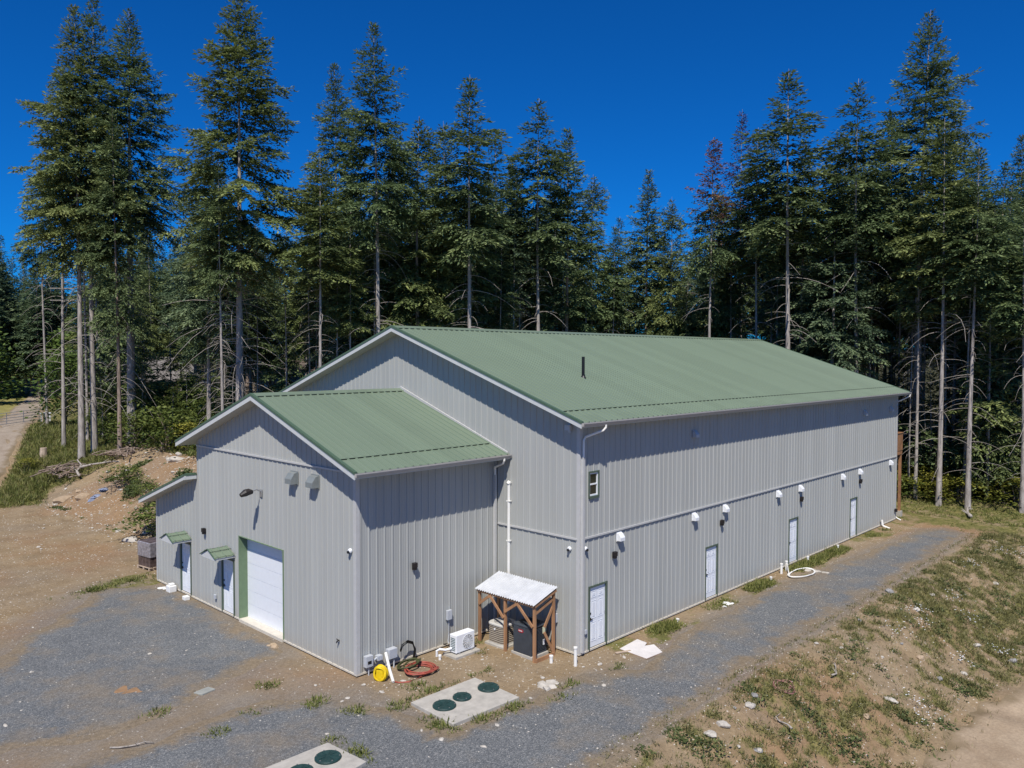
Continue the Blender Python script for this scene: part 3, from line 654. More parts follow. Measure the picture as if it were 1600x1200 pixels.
# roofs ------------------------------------------------------------
def roof_plane(mb, E, U, V, ulen, vlen, lap=.95, phase=.1, cl=None, ridge_dash=True):
    """ribbed sheets rising from the eave corner E; U along the eave, V up the slope"""
    E, U, V = Vector(E), Vector(U).normalized(), Vector(V).normalized()
    N = U.cross(V).normalized()
    if N.z < 0: N = -N
    prof = [(-.03, -.022), (-.014, .012), (.014, .012), (.03, -.022), (.1, -.022), (.108, -.016), (.116, -.022), (.184, -.022), (.192, -.016), (.2, -.022)]
    pts = [(0, -.022)]; kk = 0
    while kk*PITCH+phase < ulen+PITCH:
        pts += [(kk*PITCH+phase+du, n) for du, n in prof if .002 < kk*PITCH+phase+du < ulen-.002]; kk += 1
    pts.append((ulen, -.022)); pts.sort()
    for va, vb, dn in ((0, lap+.06, -.016), (lap, vlen, 0)):
        vs = [E+U*u+V*v+N*(n+dn) for v in (va, vb) for u, n in pts]; n_ = len(pts)
        mb.add(vs, [(i, i+1, n_+i+1, n_+i) for i in range(n_-1)])
    for v, hh, nm in ((lap-.02, -.006, 'e'), (vlen-.27, .006, 'r')):
        if cl is None or (nm == 'r' and not ridge_dash): continue
        row = MB(); cl.append(row)
        kk = 0
        while kk*PITCH+phase < ulen-.3:
            u0, u1 = kk*PITCH+phase+.045, (kk+1)*PITCH+phase-.045
            if 1:
                q = [E+U*u+V*vv+N*nn for nn in (-.05, hh) for u, vv in ((u0, v), (u1, v), (u1, v+.022), (u0, v+.022))]
                row.add(q, [(0,3,2,1),(4,5,6,7),(0,1,5,4),(1,2,6,5),(2,3,7,6),(3,0,4,7)])
            kk += 1

def gable_roof(name, x0, x1, yR, yL, he, hr, yc, t, far_rake=True):
    slope = (hr-he)/(yc-yR); vl = math.hypot(yc-yR, hr-he)
    r = MB(); cl = []
    roof_plane(r, (x0, yR, he), (1, 0, 0), (0, yc-yR, hr-he), x1-x0, vl-.01, cl=cl)
    roof_plane(r, (x0, yL, he), (1, 0, 0), (0, yc-yL, hr-he), x1-x0, vl-.01, cl=cl)
    ro = r.build(name, M['roof'], HALL)
    for row in cl: row.build('closure_strip', M['closure'], ro)
    cap = MB(); d = .24; zz = hr+.018
    cap.prism([(yc-d, zz-d*slope), (yc, zz+.012), (yc+d, zz-d*slope), (yc+d, zz-d*slope-.02), (yc, zz-.012), (yc-d, zz-d*slope-.02)], 'x', x0-.01, x1+.01)
    cap.build('ridge_cap', M['roof_trim'] if False else M['roof'], ro)
    # deck and soffit in one slab, fascia boards round it
    sl = MB(); a, bb = -.045, -t
    sl.prism([(yR+.02, he+a+.02*slope), (yc, hr+a), (yL-.02, he+a+.02*slope), (yL-.02, he+bb+.02*slope), (yc, hr+bb), (yR+.02, he+bb+.02*slope)], 'x', x0+.02, x1-.02)
    sl.build('soffit', M['soffit'], HALL)
    w = t
    ends = [(x0, x0+.018)]+([(x1-.018, x1)] if far_rake else [])
    for xa, xb in ends:
        fb = MB(); rt = MB()
        fb.prism([(yR, he-.05), (yc, hr-.05), (yL, he-.05), (yL, he-w-.02), (yc, hr-w-.02), (yR, he-w-.02)], 'x', xa, xb)
        xm = xa if xa == x0 else xb; sgn = -1 if xa == x0 else 1
        q0, q1 = sorted((xm+sgn*.02, xm-sgn*.09))
        rt.prism([(yR-.005, he+.022), (yc, hr+.03), (yL+.005, he+.022), (yL+.005, he-.055), (yc, hr-.052), (yR-.005, he-.055)], 'x', q0, q1)
        fb.build('rake_fascia', M['fascia'], HALL); rt.build('rake_trim', M['roof_trim'], HALL)
    for y, s_ in ((yR, 1), (yL, -1)):
        fb = MB(); fb.box(x0+.018, x1-(.018 if far_rake else 0), y, y+s_*.018, he-w, he-.05); fb.build('eave_fascia', M['fascia'], HALL)
    return ro

main_roof = gable_roof('hall_roof', -OG, L+OG, -OE, W+OE, HE, HR, W/2, .19)
wing_roof = gable_roof('wing_roof', -La-OGA, -.03, Ya-OEA, y1+OEA, HEA, HRA, CA, .2, far_rake=False)
fl = MB(); fl.prism([(Ya-OEA+.1, HEA+.05), (CA, HRA+.1), (y1+OEA-.1, HEA+.05), (y1+OEA-.1, HEA-.02), (CA, HRA-.02), (Ya-OEA+.1, HEA-.02)], 'x', -.09, -.026)
fl.build('wall_flashing', M['trim'], wing_roof)
# lean-to roof
r = MB(); cl = []; sl_ = (LT-LH)/(Wl+LO); vl = math.hypot(Wl+LO, LT-LH)
roof_plane(r, (-La-OGA, y1+Wl+LO, LH), (1, 0, 0), (0, -(Wl+LO), LT-LH), La+OGA, vl+.02, cl=cl, ridge_dash=False)
lr = r.build('lean_to_roof', M['roof'], HALL); cl[0].build('closure_strip', M['closure'], lr)
q = MB(); a, yo = -La-OGA, y1+Wl+LO
q.prism([(y1+.0, LT-.05), (yo-.02, LH-.045), (yo-.02, LH-.19), (y1, LT-.19)], 'x', a+.02, -.02); q.build('soffit', M['soffit'], HALL)
q = MB(); q.prism([(y1-.02, LT-.05), (yo, LH-.05), (yo, LH-.2), (y1-.02, LT-.2)], 'x', a, a+.018)
q.box(a+.018, -.02, yo-.018, yo, LH-.19, LH-.05); q.box(a+.018, -La-.03, y1-.038, y1-.02, LT-.2, LT-.05); q.build('fascia', M['fascia'], HALL)
q = MB(); q.prism([(y1-.03, LT+.03), (yo+.005, LH+.02), (yo+.005, LH-.055), (y1-.03, LT-.055)], 'x', a-.02, a+.09)
q.box(a+.09, -La-.03, y1-.05, y1+.1, LT-.05, LT+.03); q.build('rake_trim', M['roof_trim'], HALL)

# gutters and downpipes ----------------------------------------------
def gutter(name, x0, x1, y, z):
    g = MB(); prof = [(y, z), (y, z-.1), (y-.06, z-.12), (y-.085, z-.075), (y-.105, z-.03), (y-.105, z), (y-.098, z), (y-.098, z-.028), (y-.078, z-.07), (y-.056, z-.112), (y-.008, z-.094), (y-.008, z)]
    g.prism(prof, 'x', x0, x1)
    g.box(x0, x0+.006, y-.1, y-.004, z-.1, z-.004); g.box(x1-.006, x1, y-.1, y-.004, z-.1, z-.004)
    return g.build(name, M['gutter'], HALL)
gutter('gutter', -OG+.01, L+OG-.01, -OE-.001, HE-.035)
gutter('gutter', -La-OGA+.01, -.04, Ya-OEA-.001, HEA-.035)
gutter('gutter', -OG+.01, L+OG-.01, W+OE+.107, HE-.035)
dp = MB(); r_ = .04
dp.tube([(.62, -OE-.055, HE-.15), (.62, -OE-.055, HE-.24), (.56, -OE+.0, HE-.33), (.16, -.1, HE-.55), (.085, -.085, HE-.66), (.085, -.085, HE-1.2)], r_, 8)
dp.build('downpipe_elbow', M['pvc'], HALL)
dp = MB(); dp.box(.035, .125, -.125, -.035, .03, HE-1.2); dp.build('downpipe', M['trim'], HALL)
dp = MB()
dp.tube([(-.38, Ya-OEA-.055, HEA-.15), (-.38, Ya-OEA-.055, HEA-.22), (-.36, Ya-OEA+.03, HEA-.33), (-.22, Ya-.13, HEA-.52), (-.16, Ya-.085, HEA-.62), (-.16, Ya-.085, HEA-.8)], .038, 8)
dp.build('downpipe_elbow', M['pvc'], HALL)
dp = MB(); dp.box(-.2, -.115, Ya-.13, -.035+Ya, .02, HEA-.8); dp.build('downpipe', M['trim'], HALL)
dp = MB()
dp.tube([(L+.42, -OE-.055, HE-.15), (L+.42, -OE-.055, HE-.25), (L+.3, -.25, HE-.45), (L+.09, .05, HE-.62), (L+.09, .05, HE-.9), (L+.09, .05, .1), (L+.09, -.1, -.02), (L+.09, -.3, -.1)], .04, 8)
dp.build('downpipe', M['pvc'], HALL)

# doors ----------------------------------------------------------------
def door(name, pos, ax, label=None, frame='green_frame', swing=1):
    """six-panel door filling a 1.0 x 2.1 opening; ax 'x' = in the long side, 'y' = in the front"""
    def B(mb, u0, u1, d0, d1, z0, z1):       # d = depth, positive = outwards
        if ax == 'x': mb.box(pos[0]+u0, pos[0]+u1, pos[1]-d0, pos[1]-d1, z0, z1)
        else: mb.box(pos[0]-d0, pos[0]-d1, pos[1]+u0, pos[1]+u1, z0, z1)
    m = MB(); B(m, .07, .93, -.05, -.02, .015, 2.03)
    for (u0, u1) in ((.17, .45), (.55, .83)):
        for (z0, z1) in ((1.68, 1.90), (.98, 1.58), (.22, .86)):
            B(m, u0, u0+.02, -.02, -.012, z0, z1); B(m, u1-.02, u1, -.02, -.012, z0, z1)
            B(m, u0+.02, u1-.02, -.02, -.012, z0, z0+.02); B(m, u0+.02, u1-.02, -.02, -.012, z1-.02, z1)
            B(m, u0+.06, u1-.06, -.02, -.010, z0+.06, z1-.06)
    d = m.build(name, M['door_white'], HALL, label=label)
    f = MB(); B(f, .0, .065, -.06, .036, -.03, 2.10); B(f, .935, 1.0, -.06, .036, -.03, 2.10); B(f, .065, .935, -.06, .036, 2.035, 2.10)
    f.build('door_frame', M[frame], d)
    th = MB(); B(th, .065, .935, -.07, .03, -.05, .012); th.build('threshold', M['base_strip'], d)
    hn = MB(); u = .135 if swing > 0 else .865
    B(hn, u-.03, u+.03, -.021, -.006, .93, 1.03); B(hn, u-.02, u+.09*swing, .0, .022, .965, .992); B(hn, u-.012, u+.012, -.006, .005, .965, .99)
    hn.build('door_handle', M['dark'], d)
    hn = MB(); B(hn, u-.028, u+.028, -.021, -.004, 1.14, 1.2); hn.build('deadbolt', M['dark'], d)
    for z in (.25, 1.0, 1.8):
        hg = MB(); B(hg, .905 if swing > 0 else .07, .93 if swing > 0 else .095, -.02, -.008, z, z+.1); hg.build('hinge', M['steel'], d)
    return d
for x in DOORS: door('door', (x, 0), 'x')
for y in (DA, DB): door('door', (-La, y), 'y', swing=-1)
# overhead door, set back in green jambs
y0, y1o, ht, dep = OH[0], OH[1], OH[3], .30
m = MB(); n = 6; sh = ht/n
for i in range(n):
    m.box(-La+dep, -La+dep+.04, y0+.015, y1o-.015, i*sh+.006, (i+1)*sh-.006)
    m.box(-La+dep+.012, -La+dep+.03, y0+.015, y1o-.015, (i+1)*sh-.006, (i+1)*sh+.006) if i < n-1 else None
od = m.build('overhead_door', M['door_white'], HALL)
j = MB(); j.box(-La-.034, -La+dep+.05, y0-.02, y0+.012, -.05, ht+.0); j.box(-La-.034, -La+dep+.05, y1o-.012, y1o+.02, -.05, ht); j.box(-La-.034, -La+dep+.05, y0-.02, y1o+.02, ht, ht+.03)
j.build('door_jamb', M['jamb'], od)
j = MB(); j.box(-La-.06, -La+dep+.05, y0+.015, y1o-.015, -.14, .004); j.build('door_sill', M['ply_edge'] if False else M['base_strip'], od)

# window -----------------------------------------------------------------
wx0, wx1, wz0, wz1 = win
f = MB(); t = .055
f.box(wx0-t, wx0, -.05, .02, wz0-t, wz1+t); f.box(wx1, wx1+t, -.05, .02, wz0-t, wz1+t); f.box(wx0, wx1, -.05, .02, wz1, wz1+t); f.box(wx0, wx1, -.065, .02, wz0-t-.03, wz0)
wd = f.build('window', M['green_frame'], HALL)
f = MB(); t = .045
f.box(wx0, wx0+t, -.02, .03, wz0, wz1); f.box(wx1-t, wx1, -.02, .03, wz0, wz1); zm = (wz0+wz1)/2
for z in (wz0, zm-t/2, wz1-t): f.box(wx0+t, wx1-t, -.018, .03, z, z+t)
f.build('sash', M['white'], wd)
f = MB(); f.box(wx0+t, wx1-t, .012, .018, wz0+t, zm-t/2); f.box(wx0+t, wx1-t, .012, .018, zm+t/2, wz1-t); f.build('pane', M['glass'], wd)

# door canopies ------------------------------------------------------------
def canopy(yc):
    p, hw, ze, za = .78, .57, 2.30, 2.52; x0 = -La-p; x1 = -La-.002
    r = MB(); cl = MB(); sl = (za-ze)/hw
    for s_ in (-1, 1):
        roof_plane(r, (x0-.03, yc+s_*(hw+.04), ze-.04*sl+.045), (1, 0, 0), (0, -s_*(hw+.04), (za-ze)+.04*sl), p, math.hypot(hw+.04, za-ze+.04*sl), lap=.05, phase=.13)
    c = r.build('canopy', M['roof'], HALL)
    for s_ in (-1, 1):
        cl = MB(); cl.bar((x0-.032, yc+s_*.24, za-.24*sl+.06), (x1, yc+s_*.24, za-.24*sl+.06), .018, .012); cl.build('closure_strip', M['closure'], c)
    q = MB(); q.prism([(yc-hw, ze), (yc, za), (yc+hw, ze), (yc+hw, ze-.09), (yc-hw, ze-.09)], 'x', x0, x0+.02)
    q.box(x0+.02, x1, yc-hw, yc-hw+.02, ze-.09, ze); q.box(x0+.02, x1, yc+hw-.02, yc+hw, ze-.09, ze)
    q.box(x0+.02, x1, yc-hw+.02, yc+hw-.02, ze-.09, ze-.07)
    q.build('canopy_fascia', M['fascia'], c)
    q = MB(); q.prism([(yc-hw-.05, ze-.005), (yc, za+.06), (yc+hw+.05, ze-.005), (yc+hw+.05, ze-.03), (yc, za+.035), (yc-hw-.05, ze-.03)], 'x', x0-.045, x0-.004)
    q.build('rake_trim', M['roof_trim'], c)
canopy(DA+.5); canopy(DB+.5)

# things screwed to the walls ---------------------------------------------------
def hood(mb, ax, u, z, wid=.25, hgt=.27, dep=.2, x=-La, y=0):
    """sloped vent hood"""
    prof = [(0.03, z+hgt/2), (dep*.55, z+hgt/2-.03), (dep, z-.02), (dep, z-hgt/2), (.03, z-hgt/2)]
    if ax == 'x': mb.prism([(y-d, zz) for d, zz in prof], 'x', u-wid/2, u+wid/2)
    else: mb.prism([(x-d, zz) for d, zz in prof], 'y', u-wid/2, u+wid/2)
for x, z in ((2.12, 3.53), (7.01, 3.5), (9.41, 3.5), (14.27, 3.49), (16.64, 3.46), (21.81, 3.45), (24.23, 3.47), (29.08, 3.5)):
    m = MB(); hood(m, 'x', x, z-.02); m.box(x-.15, x+.15, -.034, -.024, z-.18, z+.14); m.build('vent_hood', M['white'], HALL)
for x, z in ((7.0, 6.7), (24.83, 6.63), (29.01, 6.65)):
    m = MB(); hood(m, 'x', x, z, .24, .26, .18); m.box(x-.14, x+.14, -.034, -.024, z-.15, z+.15); m.build('vent_hood', M['box_grey'], HALL, label='grey vent hood under the eave')
for y, z in ((7.26, 5.66), (5.99, 5.68)):
    m = MB(); hood(m, 'y', y, z-.02, .4, .38, .27); m.box(-La-.036, -La-.024, y-.23, y+.23, z-.24, z+.2); m.build('vent_hood', M['vent_grey'], HALL, label='large dark grey vent hood on the wing gable')
def sconce(ax, u, z, x=-La, y=0):
    m = MB()
    def B(u0, u1, d0, d1, z0, z1):
        if ax == 'x': m.box(u+u0, u+u1, y-d0, y-d1, z+z0, z+z1)
        else: m.box(x-d0, x-d1, u+u0, u+u1, z+z0, z+z1)
    B(-.05, .05, .024, .05, -.1, .1); B(-.07, .07, .05, .17, -.02, .13); B(-.055, .055, .06, .15, -.1, -.02)
    m.build('wall_lamp', M['dark'], HALL)
for x, z in ((1.8, 2.92), (9.11, 2.92), (16.7, 2.9), (24.26, 2.9)): sconce('x', x, z)
sconce('x', -3.83, 2.9, y=Ya); sconce('y', 13.85, 2.82)
def dome_cam(ax, u, z, x=0, y=0):
    m = MB(); d = Vector((0, -1, 0)) if ax == 'x' else Vector((-1, 0, 0)); o = Vector((u, y, z)) if ax == 'x' else Vector((x, u, z))
    m.tube([o+d*.02, o+d*.07, o+d*.11], [.075, .075, .05], 12)
    c_ = m.build('security_camera', M['white'], HALL)
    q = MB(); e = o+d*.11+Vector((0, 0, -.03)); q.tube([e-d*.02, e+d*.03, e+d*.05], [.05, .045, .02], 12); q.build('camera_lens', M['black'], c_)
dome_cam('x', .26, 3.41); dome_cam('y', .38, 3.39, x=0); dome_cam('y', 4.05, 3.75, x=-La)
m = MB(); m.box(-.16, -.03, .3, .52, 7.28, 7.45); m.box(-.05, -.024, .36, .46, 7.2, 7.5); m.build('flood_lamp', M['box_grey'], HALL)
# yard lamp on its arm
m = MB(); x = -La
m.box(x-.05, x-.024, 9.4, 9.54, 4.72, 4.98)
m.tube([(x-.04, 9.47, 4.92), (x-.2, 9.47, 5.0), (x-.42, 9.47, 4.96)], .025, 6)
yl = m.build('yard_lamp', M['steel'], HALL)
m = MB(); m.tube([(x-.36, 9.47, 4.93), (x-.5, 9.47, 4.95), (x-.62, 9.47, 4.93), (x-.8, 9.47, 4.86)], [.07, .12, .13, .07], 10); m.build('lamp_head', M['dark'], yl)
def small_box(name, ax, u, z, w, hh, d, mat, x=-La, y=0, lab=None):
    m = MB()
    if ax == 'x': m.box(u-w/2, u+w/2, y-.026, y-.026-d, z-hh/2, z+hh/2)
    else: m.box(x-.026, x-.026-d, u-w/2, u+w/2, z-hh/2, z+hh/2)
    return m.build(name, M[mat], HALL, label=lab, bevel=.006)
small_box('outlet_box', 'x', .28, .66, .09, .14, .06, 'box_grey')
small_box('outlet_box', 'y', 13.01, .42, .12, .16, .07, 'box_grey')
small_box('disconnect_box', 'y', .97, .98, .17, .3, .1, 'box_grey', x=0)
t_ = small_box('disconnect_box', 'x', -2.34, .98, .2, .32, .11, 'box_grey', y=Ya)
m = MB(); m.tube([(-2.34, Ya-.07, .82), (-2.34, Ya-.07, .3), (-2.4, Ya-.1, .12), (-2.46, Ya-.2, .05)], .014, 6); m.build('conduit', M['box_grey'], t_)
b1 = small_box('electric_box', 'x', -5.66, .34, .26, .34, .16, 'box_grey', y=Ya)
m = MB(); m.box(-5.73, -5.6, Ya-.194, Ya-.186, .27, .36); m.build('box_window', M['black'], b1)
m = MB(); m.tube([(-5.66, Ya-.12, .17), (-5.66, Ya-.13, -.3)], .022, 6); m.build('conduit', M['box_grey'], b1)
m = MB(); m.tube([(-5.62, Ya-.1, .3), (-5.42, Ya-.12, .33), (-5.3, Ya-.12, .38)], .03, 6); m.box(-5.36, -5.18, Ya-.2, Ya-.03, .28, .42); m.build('hose_bib', M['box_grey'], b1)
b2 = small_box('electric_box', 'x', -4.79, .36, .32, .3, .2, 'box_grey', y=Ya)
m = MB(); m.tube([(-4.72, Ya-.16, .22), (-4.76, Ya-.2, -.3)], .024, 6); m.build('conduit', M['box_grey'], b2)
m = MB(); m.tube([(-La-.02, 4.7, .82), (-La-.1, 4.7, .82), (-La-.13, 4.7, .76)], .02, 6); m.box(-La-.1, -La-.08, 4.65, 4.75, .86, .88); m.build('faucet', M['dark'], HALL)
m = MB(); m.box(30.0, 30.14, -.16, -.03, .42, .6); m.build('outlet_box', M['dark'], HALL)
# tall white flue on the gable, black flue on the roof
m = MB(); m.tube([(-.09, 3.1, 5.22), (-.09, 3.1, 1.0)], .055, 12); m.tube([(-.03, 3.1, 5.24), (-.1, 3.1, 5.27), (-.16, 3.1, 5.22)], [.06, .075, .05], 10)
for z in (4.6, 3.2): m.box(-.15, -.024, 3.03, 3.17, z, z+.04)
m.build('flue_pipe', M['pvc'], HALL, smooth=False)
fx, fy = 4.15, 3.2; fz = HE+(fy+OE)*SLM
m = MB(); m.tube([(fx, fy, fz-.1), (fx, fy, fz+.8)], .06, 12); m.tube([(fx, fy, fz-.03), (fx, fy, fz+.06)], [.12, .07], 12); m.build('roof_flue', M['black'], HALL)
# timber balcony past the far corner
m = MB()
for yy in (.12, 2.0): m.box(L+1.2, L+1.34, yy, yy+.14, -.3, 4.0)
m.box(L+.04, L+1.36, .1, 2.16, 3.75, 4.0)
bal = m.build('balcony', M['deck'], HALL)
m = MB(); m.box(L+1.28, L+1.33, .12, 2.14, 4.0, 5.05); m.box(L+.05, L+1.36, .08, .13, 4.0, 5.05); m.box(L+.04, L+1.4, .05, .2, 5.05, 5.1); m.box(L+1.24, L+1.4, .2, 2.16, 5.05, 5.1); m.build('railing', M['deck'], bal)
m = MB(); m.box(L+1.12, L+1.42, .04, .34, -.4, .25); m.build('post_footing', M['concrete'], bal)
# ------------------------------------------------------------------ things in the yard
def at(x, y, dz=0.0): return (x, y, gz(x, y)+dz)
R4 = random.Random(11)

# equipment shelter ------------------------------------------------
SH = empty('equipment_shelter', (0, 0, 0), 0, 'small open timber shelter with a white corrugated roof over two condensers', 'shelter')
fx, bx_, ys = -1.36, -.44, (.72, 2.02, 3.24)
def post(x, y, z1):
    m = MB(); m.box(x-.042, x+.042, y-.042, y+.042, -.22, z1); m.build('post', M['wood'], SH)
for y in ys: post(fx, y, 1.78)
for y in (ys[0], ys[2]): post(bx_, y, 2.08)
def beam(a, b, w=.04, hh=.09, name='beam'):
    m = MB(); m.bar(a, b, w, hh); m.build(name, M['wood'], SH)
beam((fx-.063, ys[0]-.05, 1.72), (fx-.063, ys[2]+.05, 1.72)); beam((bx_+.063, ys[0]-.05, 2.04), (bx_+.063, ys[2]+.05, 2.04))
for y in (ys[0]-.063, ys[2]+.063): beam((fx-.06, y, 1.72), (bx_+.06, y, 2.03))
beam((fx+.045, ys[0], 1.46), (bx_-.045, ys[0], 1.74)); beam((fx, ys[0]-.063, -.06), (bx_, ys[0]-.063, -.06), .04, .14)
for a, b_ in ((ys[2], ys[1]), (ys[1], ys[0])):
    mid = (a+b_)/2+.05
    beam((fx-.063, a-.02, 1.26), (fx-.063, mid, 1.66), name='brace'); beam((fx-.069, b_+.02, 1.04), (fx-.069, mid+.01, 1.66), name='brace')
beam((bx_-.05, ys[0]-.01, 1.5), (bx_-.42, ys[0]+.02, .9), name='brace'); beam((bx_-.05, ys[0]-.03, .02), (bx_-.4, ys[0]+.05, .72), .04, .09, 'brace')
for i in range(9):
    y = .82+i*.29; m = MB(); m.bar((fx, y, 1.735), (bx_, y, 2.03), .035, .04); m.build('rafter', M['wood'], SH)
V = []; F = []; n = 190; ya_, yb_ = ys[0]-.11, ys[2]+.11
for i in range(n+1):
    y = ya_+(yb_-ya_)*i/n; w = .019*math.cos(2*math.pi*(y-ya_)/.105)
    V += [(fx-.13, y, 1.765+w), (bx_+.13, y, 2.135+w)]
for i in range(n): F.append((2*i, 2*i+2, 2*i+3, 2*i+1))
t = NT('corrugated_white_roof'); p = t.pos(); c = t.ramp(t.noise(p, 3, 5), [(.3, (.45, .46, .48)), (.7, (.56, .57, .59))])
np_mesh('roof', V, F, t.out(c, .4, 0, .5), SH, smooth=True)

def pad(x0, x1, y0, y1, z1, label):
    m = MB(); m.box(x0, x1, y0, y1, -.3, z1); o = m.build('concrete_pad', M['concrete'], bevel=.012)
    return tag(o, label, 'pad')
pad(-1.31, -.48, .88, 1.80, -.005, 'concrete pad under the charcoal condenser')
pad(-1.31, -.44, 2.16, 3.06, -.02, 'concrete pad under the beige condenser')
pad(-3.02, -1.92, 2.62, 3.26, -.01, 'low concrete pad under the small white heat pump')

def fan_top(mb, cx, cy, z, r):
    for i in range(6):
        rr = r*(i+1)/6
        mb.tube([(cx+rr*math.cos(a), cy+rr*math.sin(a), z) for a in [k*math.pi/12 for k in range(25)]], .008, 4, cap=False)
    for k in range(8):
        a = k*math.pi/4; mb.bar((cx, cy, z), (cx+r*math.cos(a), cy+r*math.sin(a), z), .014, .01)

C1 = empty('condenser_unit', (0, 0, 0), 0, 'large charcoal condenser with a red badge under the shelter', 'condenser')
x0, x1, ya2, yb2, zt = -1.29, -.52, .93, 1.73, .95
m = MB(); m.rbox(x0+.03, x1-.03, ya2+.03, yb2-.03, .0, zt-.06, .05); m.build('core', M['condenser_dark'], C1)
m = MB()
for i in range(17):
    z = .09+i*.045
    for s in (0, 1):
        m.box(x0+.06, x1-.06, (ya2, yb2-.025)[s], (ya2+.025, yb2)[s], z, z+.022)
    m.box(x1-.025, x1, ya2+.06, yb2-.06, z, z+.022)
m.build('louvre', M['condenser'], C1)
m = MB(); m.box(x0-.002, x0+.03, ya2+.02, yb2-.02, .02, zt-.07)
for a, b_ in ((x0, ya2), (x0, yb2-.07), (x1-.07, ya2), (x1-.07, yb2-.07)): m.rbox(a, a+.07, b_, b_+.07, .0, zt-.06, .02)
m.box(x0+.02, x1-.02, ya2+.004, yb2-.004, .0, .06)
m.build('side_panel', M['condenser'], C1)
m = MB(); m.rbox(x0-.015, x1+.015, ya2-.015, yb2+.015, zt-.06, zt, .07, 4, .03); m.build('top_cover', M['condenser'], C1)
m = MB(); cx_, cy_ = (x0+x1)/2, (ya2+yb2)/2
m.tube([(cx_, cy_, zt-.01), (cx_, cy_, zt+.004)], .33, 24)
fg = m.build('fan_opening', M['condenser_dark'], C1); m = MB(); fan_top(m, cx_, cy_, zt+.012, .34); m.build('fan_guard', M['condenser'], fg)
m = MB(); ybg, zbg = 1.38, .74
m.prism([(ybg+.115*math.copysign(abs(math.cos(a))**.6, math.cos(a)), zbg+.055*math.copysign(abs(math.sin(a))**.6, math.sin(a))) for a in [k*math.pi/12 for k in range(24)]], 'x', x0-.012, x0-.003)
bd = m.build('badge', M['red_badge'], C1)
m = MB(); u = ybg+.085                      # a row of small raised pale marks, as on the badge
for w in (.02, .012, .02, .016, .02, .018):
    m.box(x0-.016, x0-.012, u-w, u, zbg-.016, zbg+.02); u -= w+.009
m.build('badge_lettering', M['badge_ink'], bd)
m = MB(); m.box(x1-.22, x1-.09, ya2-.006, ya2-.001, .62, .84); m.build('rating_label', M['label'], C1)
m = MB(); m.box(x1-.2, x1-.11, ya2-.006, ya2-.001, .24, .42); m.build('rating_label', M['white'], C1)
m = MB()
m.tube([(x1-.02, ya2+.02, .4), (x1+.12, ya2-.12, .25), (x1+.1, ya2-.2, .1), (x1+.2, ya2-.05, .02), (x1+.38, ya2+.1, .35), (-.03, ya2+.15, .42)], .03, 8); m.build('refrigerant_line', M['black'], C1)

C2 = empty('condenser_unit', (0, 0, 0), 0, 'smaller weathered beige condenser with rounded corners under the shelter', 'condenser')
x0, x1, ya2, yb2, zt = -1.27, -.52, 2.22, 2.98, .68
m = MB(); m.rbox(x0+.02, x1-.02, ya2+.02, yb2-.02, -.02, zt-.07, .16, 5); m.build('core', simple('brown_coil', (.24, .195, .15), .7, .35, 5), C2)
for i in range(9):
    z = .03+i*.065; m = MB(); m.rbox(x0, x1, ya2, yb2, z, z+.02, .17, 5, .002); m.build('louvre', M['beige_unit'], C2)
m = MB(); m.rbox(x0-.012, x1+.012, ya2-.012, yb2+.012, zt-.07, zt, .18, 6, .025); m.build('top_cover', M['beige_top'], C2)
m = MB(); m.rbox(x0-.01, x1+.01, ya2-.01, yb2+.01, -.022, .025, .18, 6, .004); m.build('base_pan', M['beige_top'], C2)
cx_, cy_ = (x0+x1)/2, (ya2+yb2)/2
m = MB(); m.tube([(cx_, cy_, zt-.01), (cx_, cy_, zt+.004)], .29, 24); fg = m.build('fan_opening', simple('dull_fan_well', (.14, .13, .12), .6, .2), C2)
m = MB(); fan_top(m, cx_, cy_, zt+.012, .3); m.build('fan_guard', M['beige_top'], fg)
m = MB(); m.tube([(x0-.002, 2.6, .5), (x0-.02, 2.6, .5)], .035, 10); m.build('badge', M['white'], C2)
pp = MB(); pp.tube([(-.42, 2.86, -.2), (-.42, 2.86, .98)], .055, 10); tag(pp.build('stub_pipe', M['box_grey']), 'grey upright pipe behind the beige condenser', 'pipe')

# wall heat pump standing on its pad
HP = empty('heat_pump', (0, 0, 0), 0, 'small white heat pump with a round fan grille by the wing wall', 'heat pump')
x0, x1, ya2, yb2, z0, z1 = -2.86, -2.04, 2.78, 3.1, .03, .62
m = MB(); m.box(x0, x1, ya2, yb2, z0, z1); m.build('casing', M['white'], HP, bevel=.02)
for xx in (x0+.12, x1-.16): mm = MB(); mm.box(xx, xx+.05, ya2-.02, yb2+.02, -.02, z0); mm.build('foot', M['steel'], HP)
cx_, cz_ = x0+.5, .33
m = MB(); m.tube([(cx_, ya2-.004, cz_), (cx_, ya2+.02, cz_)], .225, 24); fo = m.build('fan_opening', simple('grey_fan_well', (.24, .24, .24), .6, .2), HP)
m = MB()
for i in range(5):
    rr = .05+.044*i
    m.tube([(cx_+rr*math.cos(a), ya2-.012, cz_+rr*math.sin(a)) for a in [k*math.pi/12 for k in range(25)]], .006, 4, cap=False)
for k in range(12):
    a = k*math.pi/6; m.bar((cx_, ya2-.012, cz_), (cx_+.23*math.cos(a), ya2-.012, cz_+.23*math.sin(a)), .008, .008, up=(0, 1, 0))
m.build('fan_guard', M['white'], fo)
m = MB()
for i in range(8): m.box(x0-.004, x0-.0005, ya2+.05, yb2-.05, .1+i*.055, .13+i*.055)
m.build('side_grille', simple('teal_grey_fin', (.12, .17, .17), .5, .2), HP)
m = MB(); m.tube([(x0, yb2-.1, .16), (x0-.18, yb2, .13), (x0-.32, yb2+.12, .16), (x0-.38, yb2+.2, .1), (x0-.36, yb2+.22, -.2)], .04, 8); m.build('line_cover', M['white'], HP)
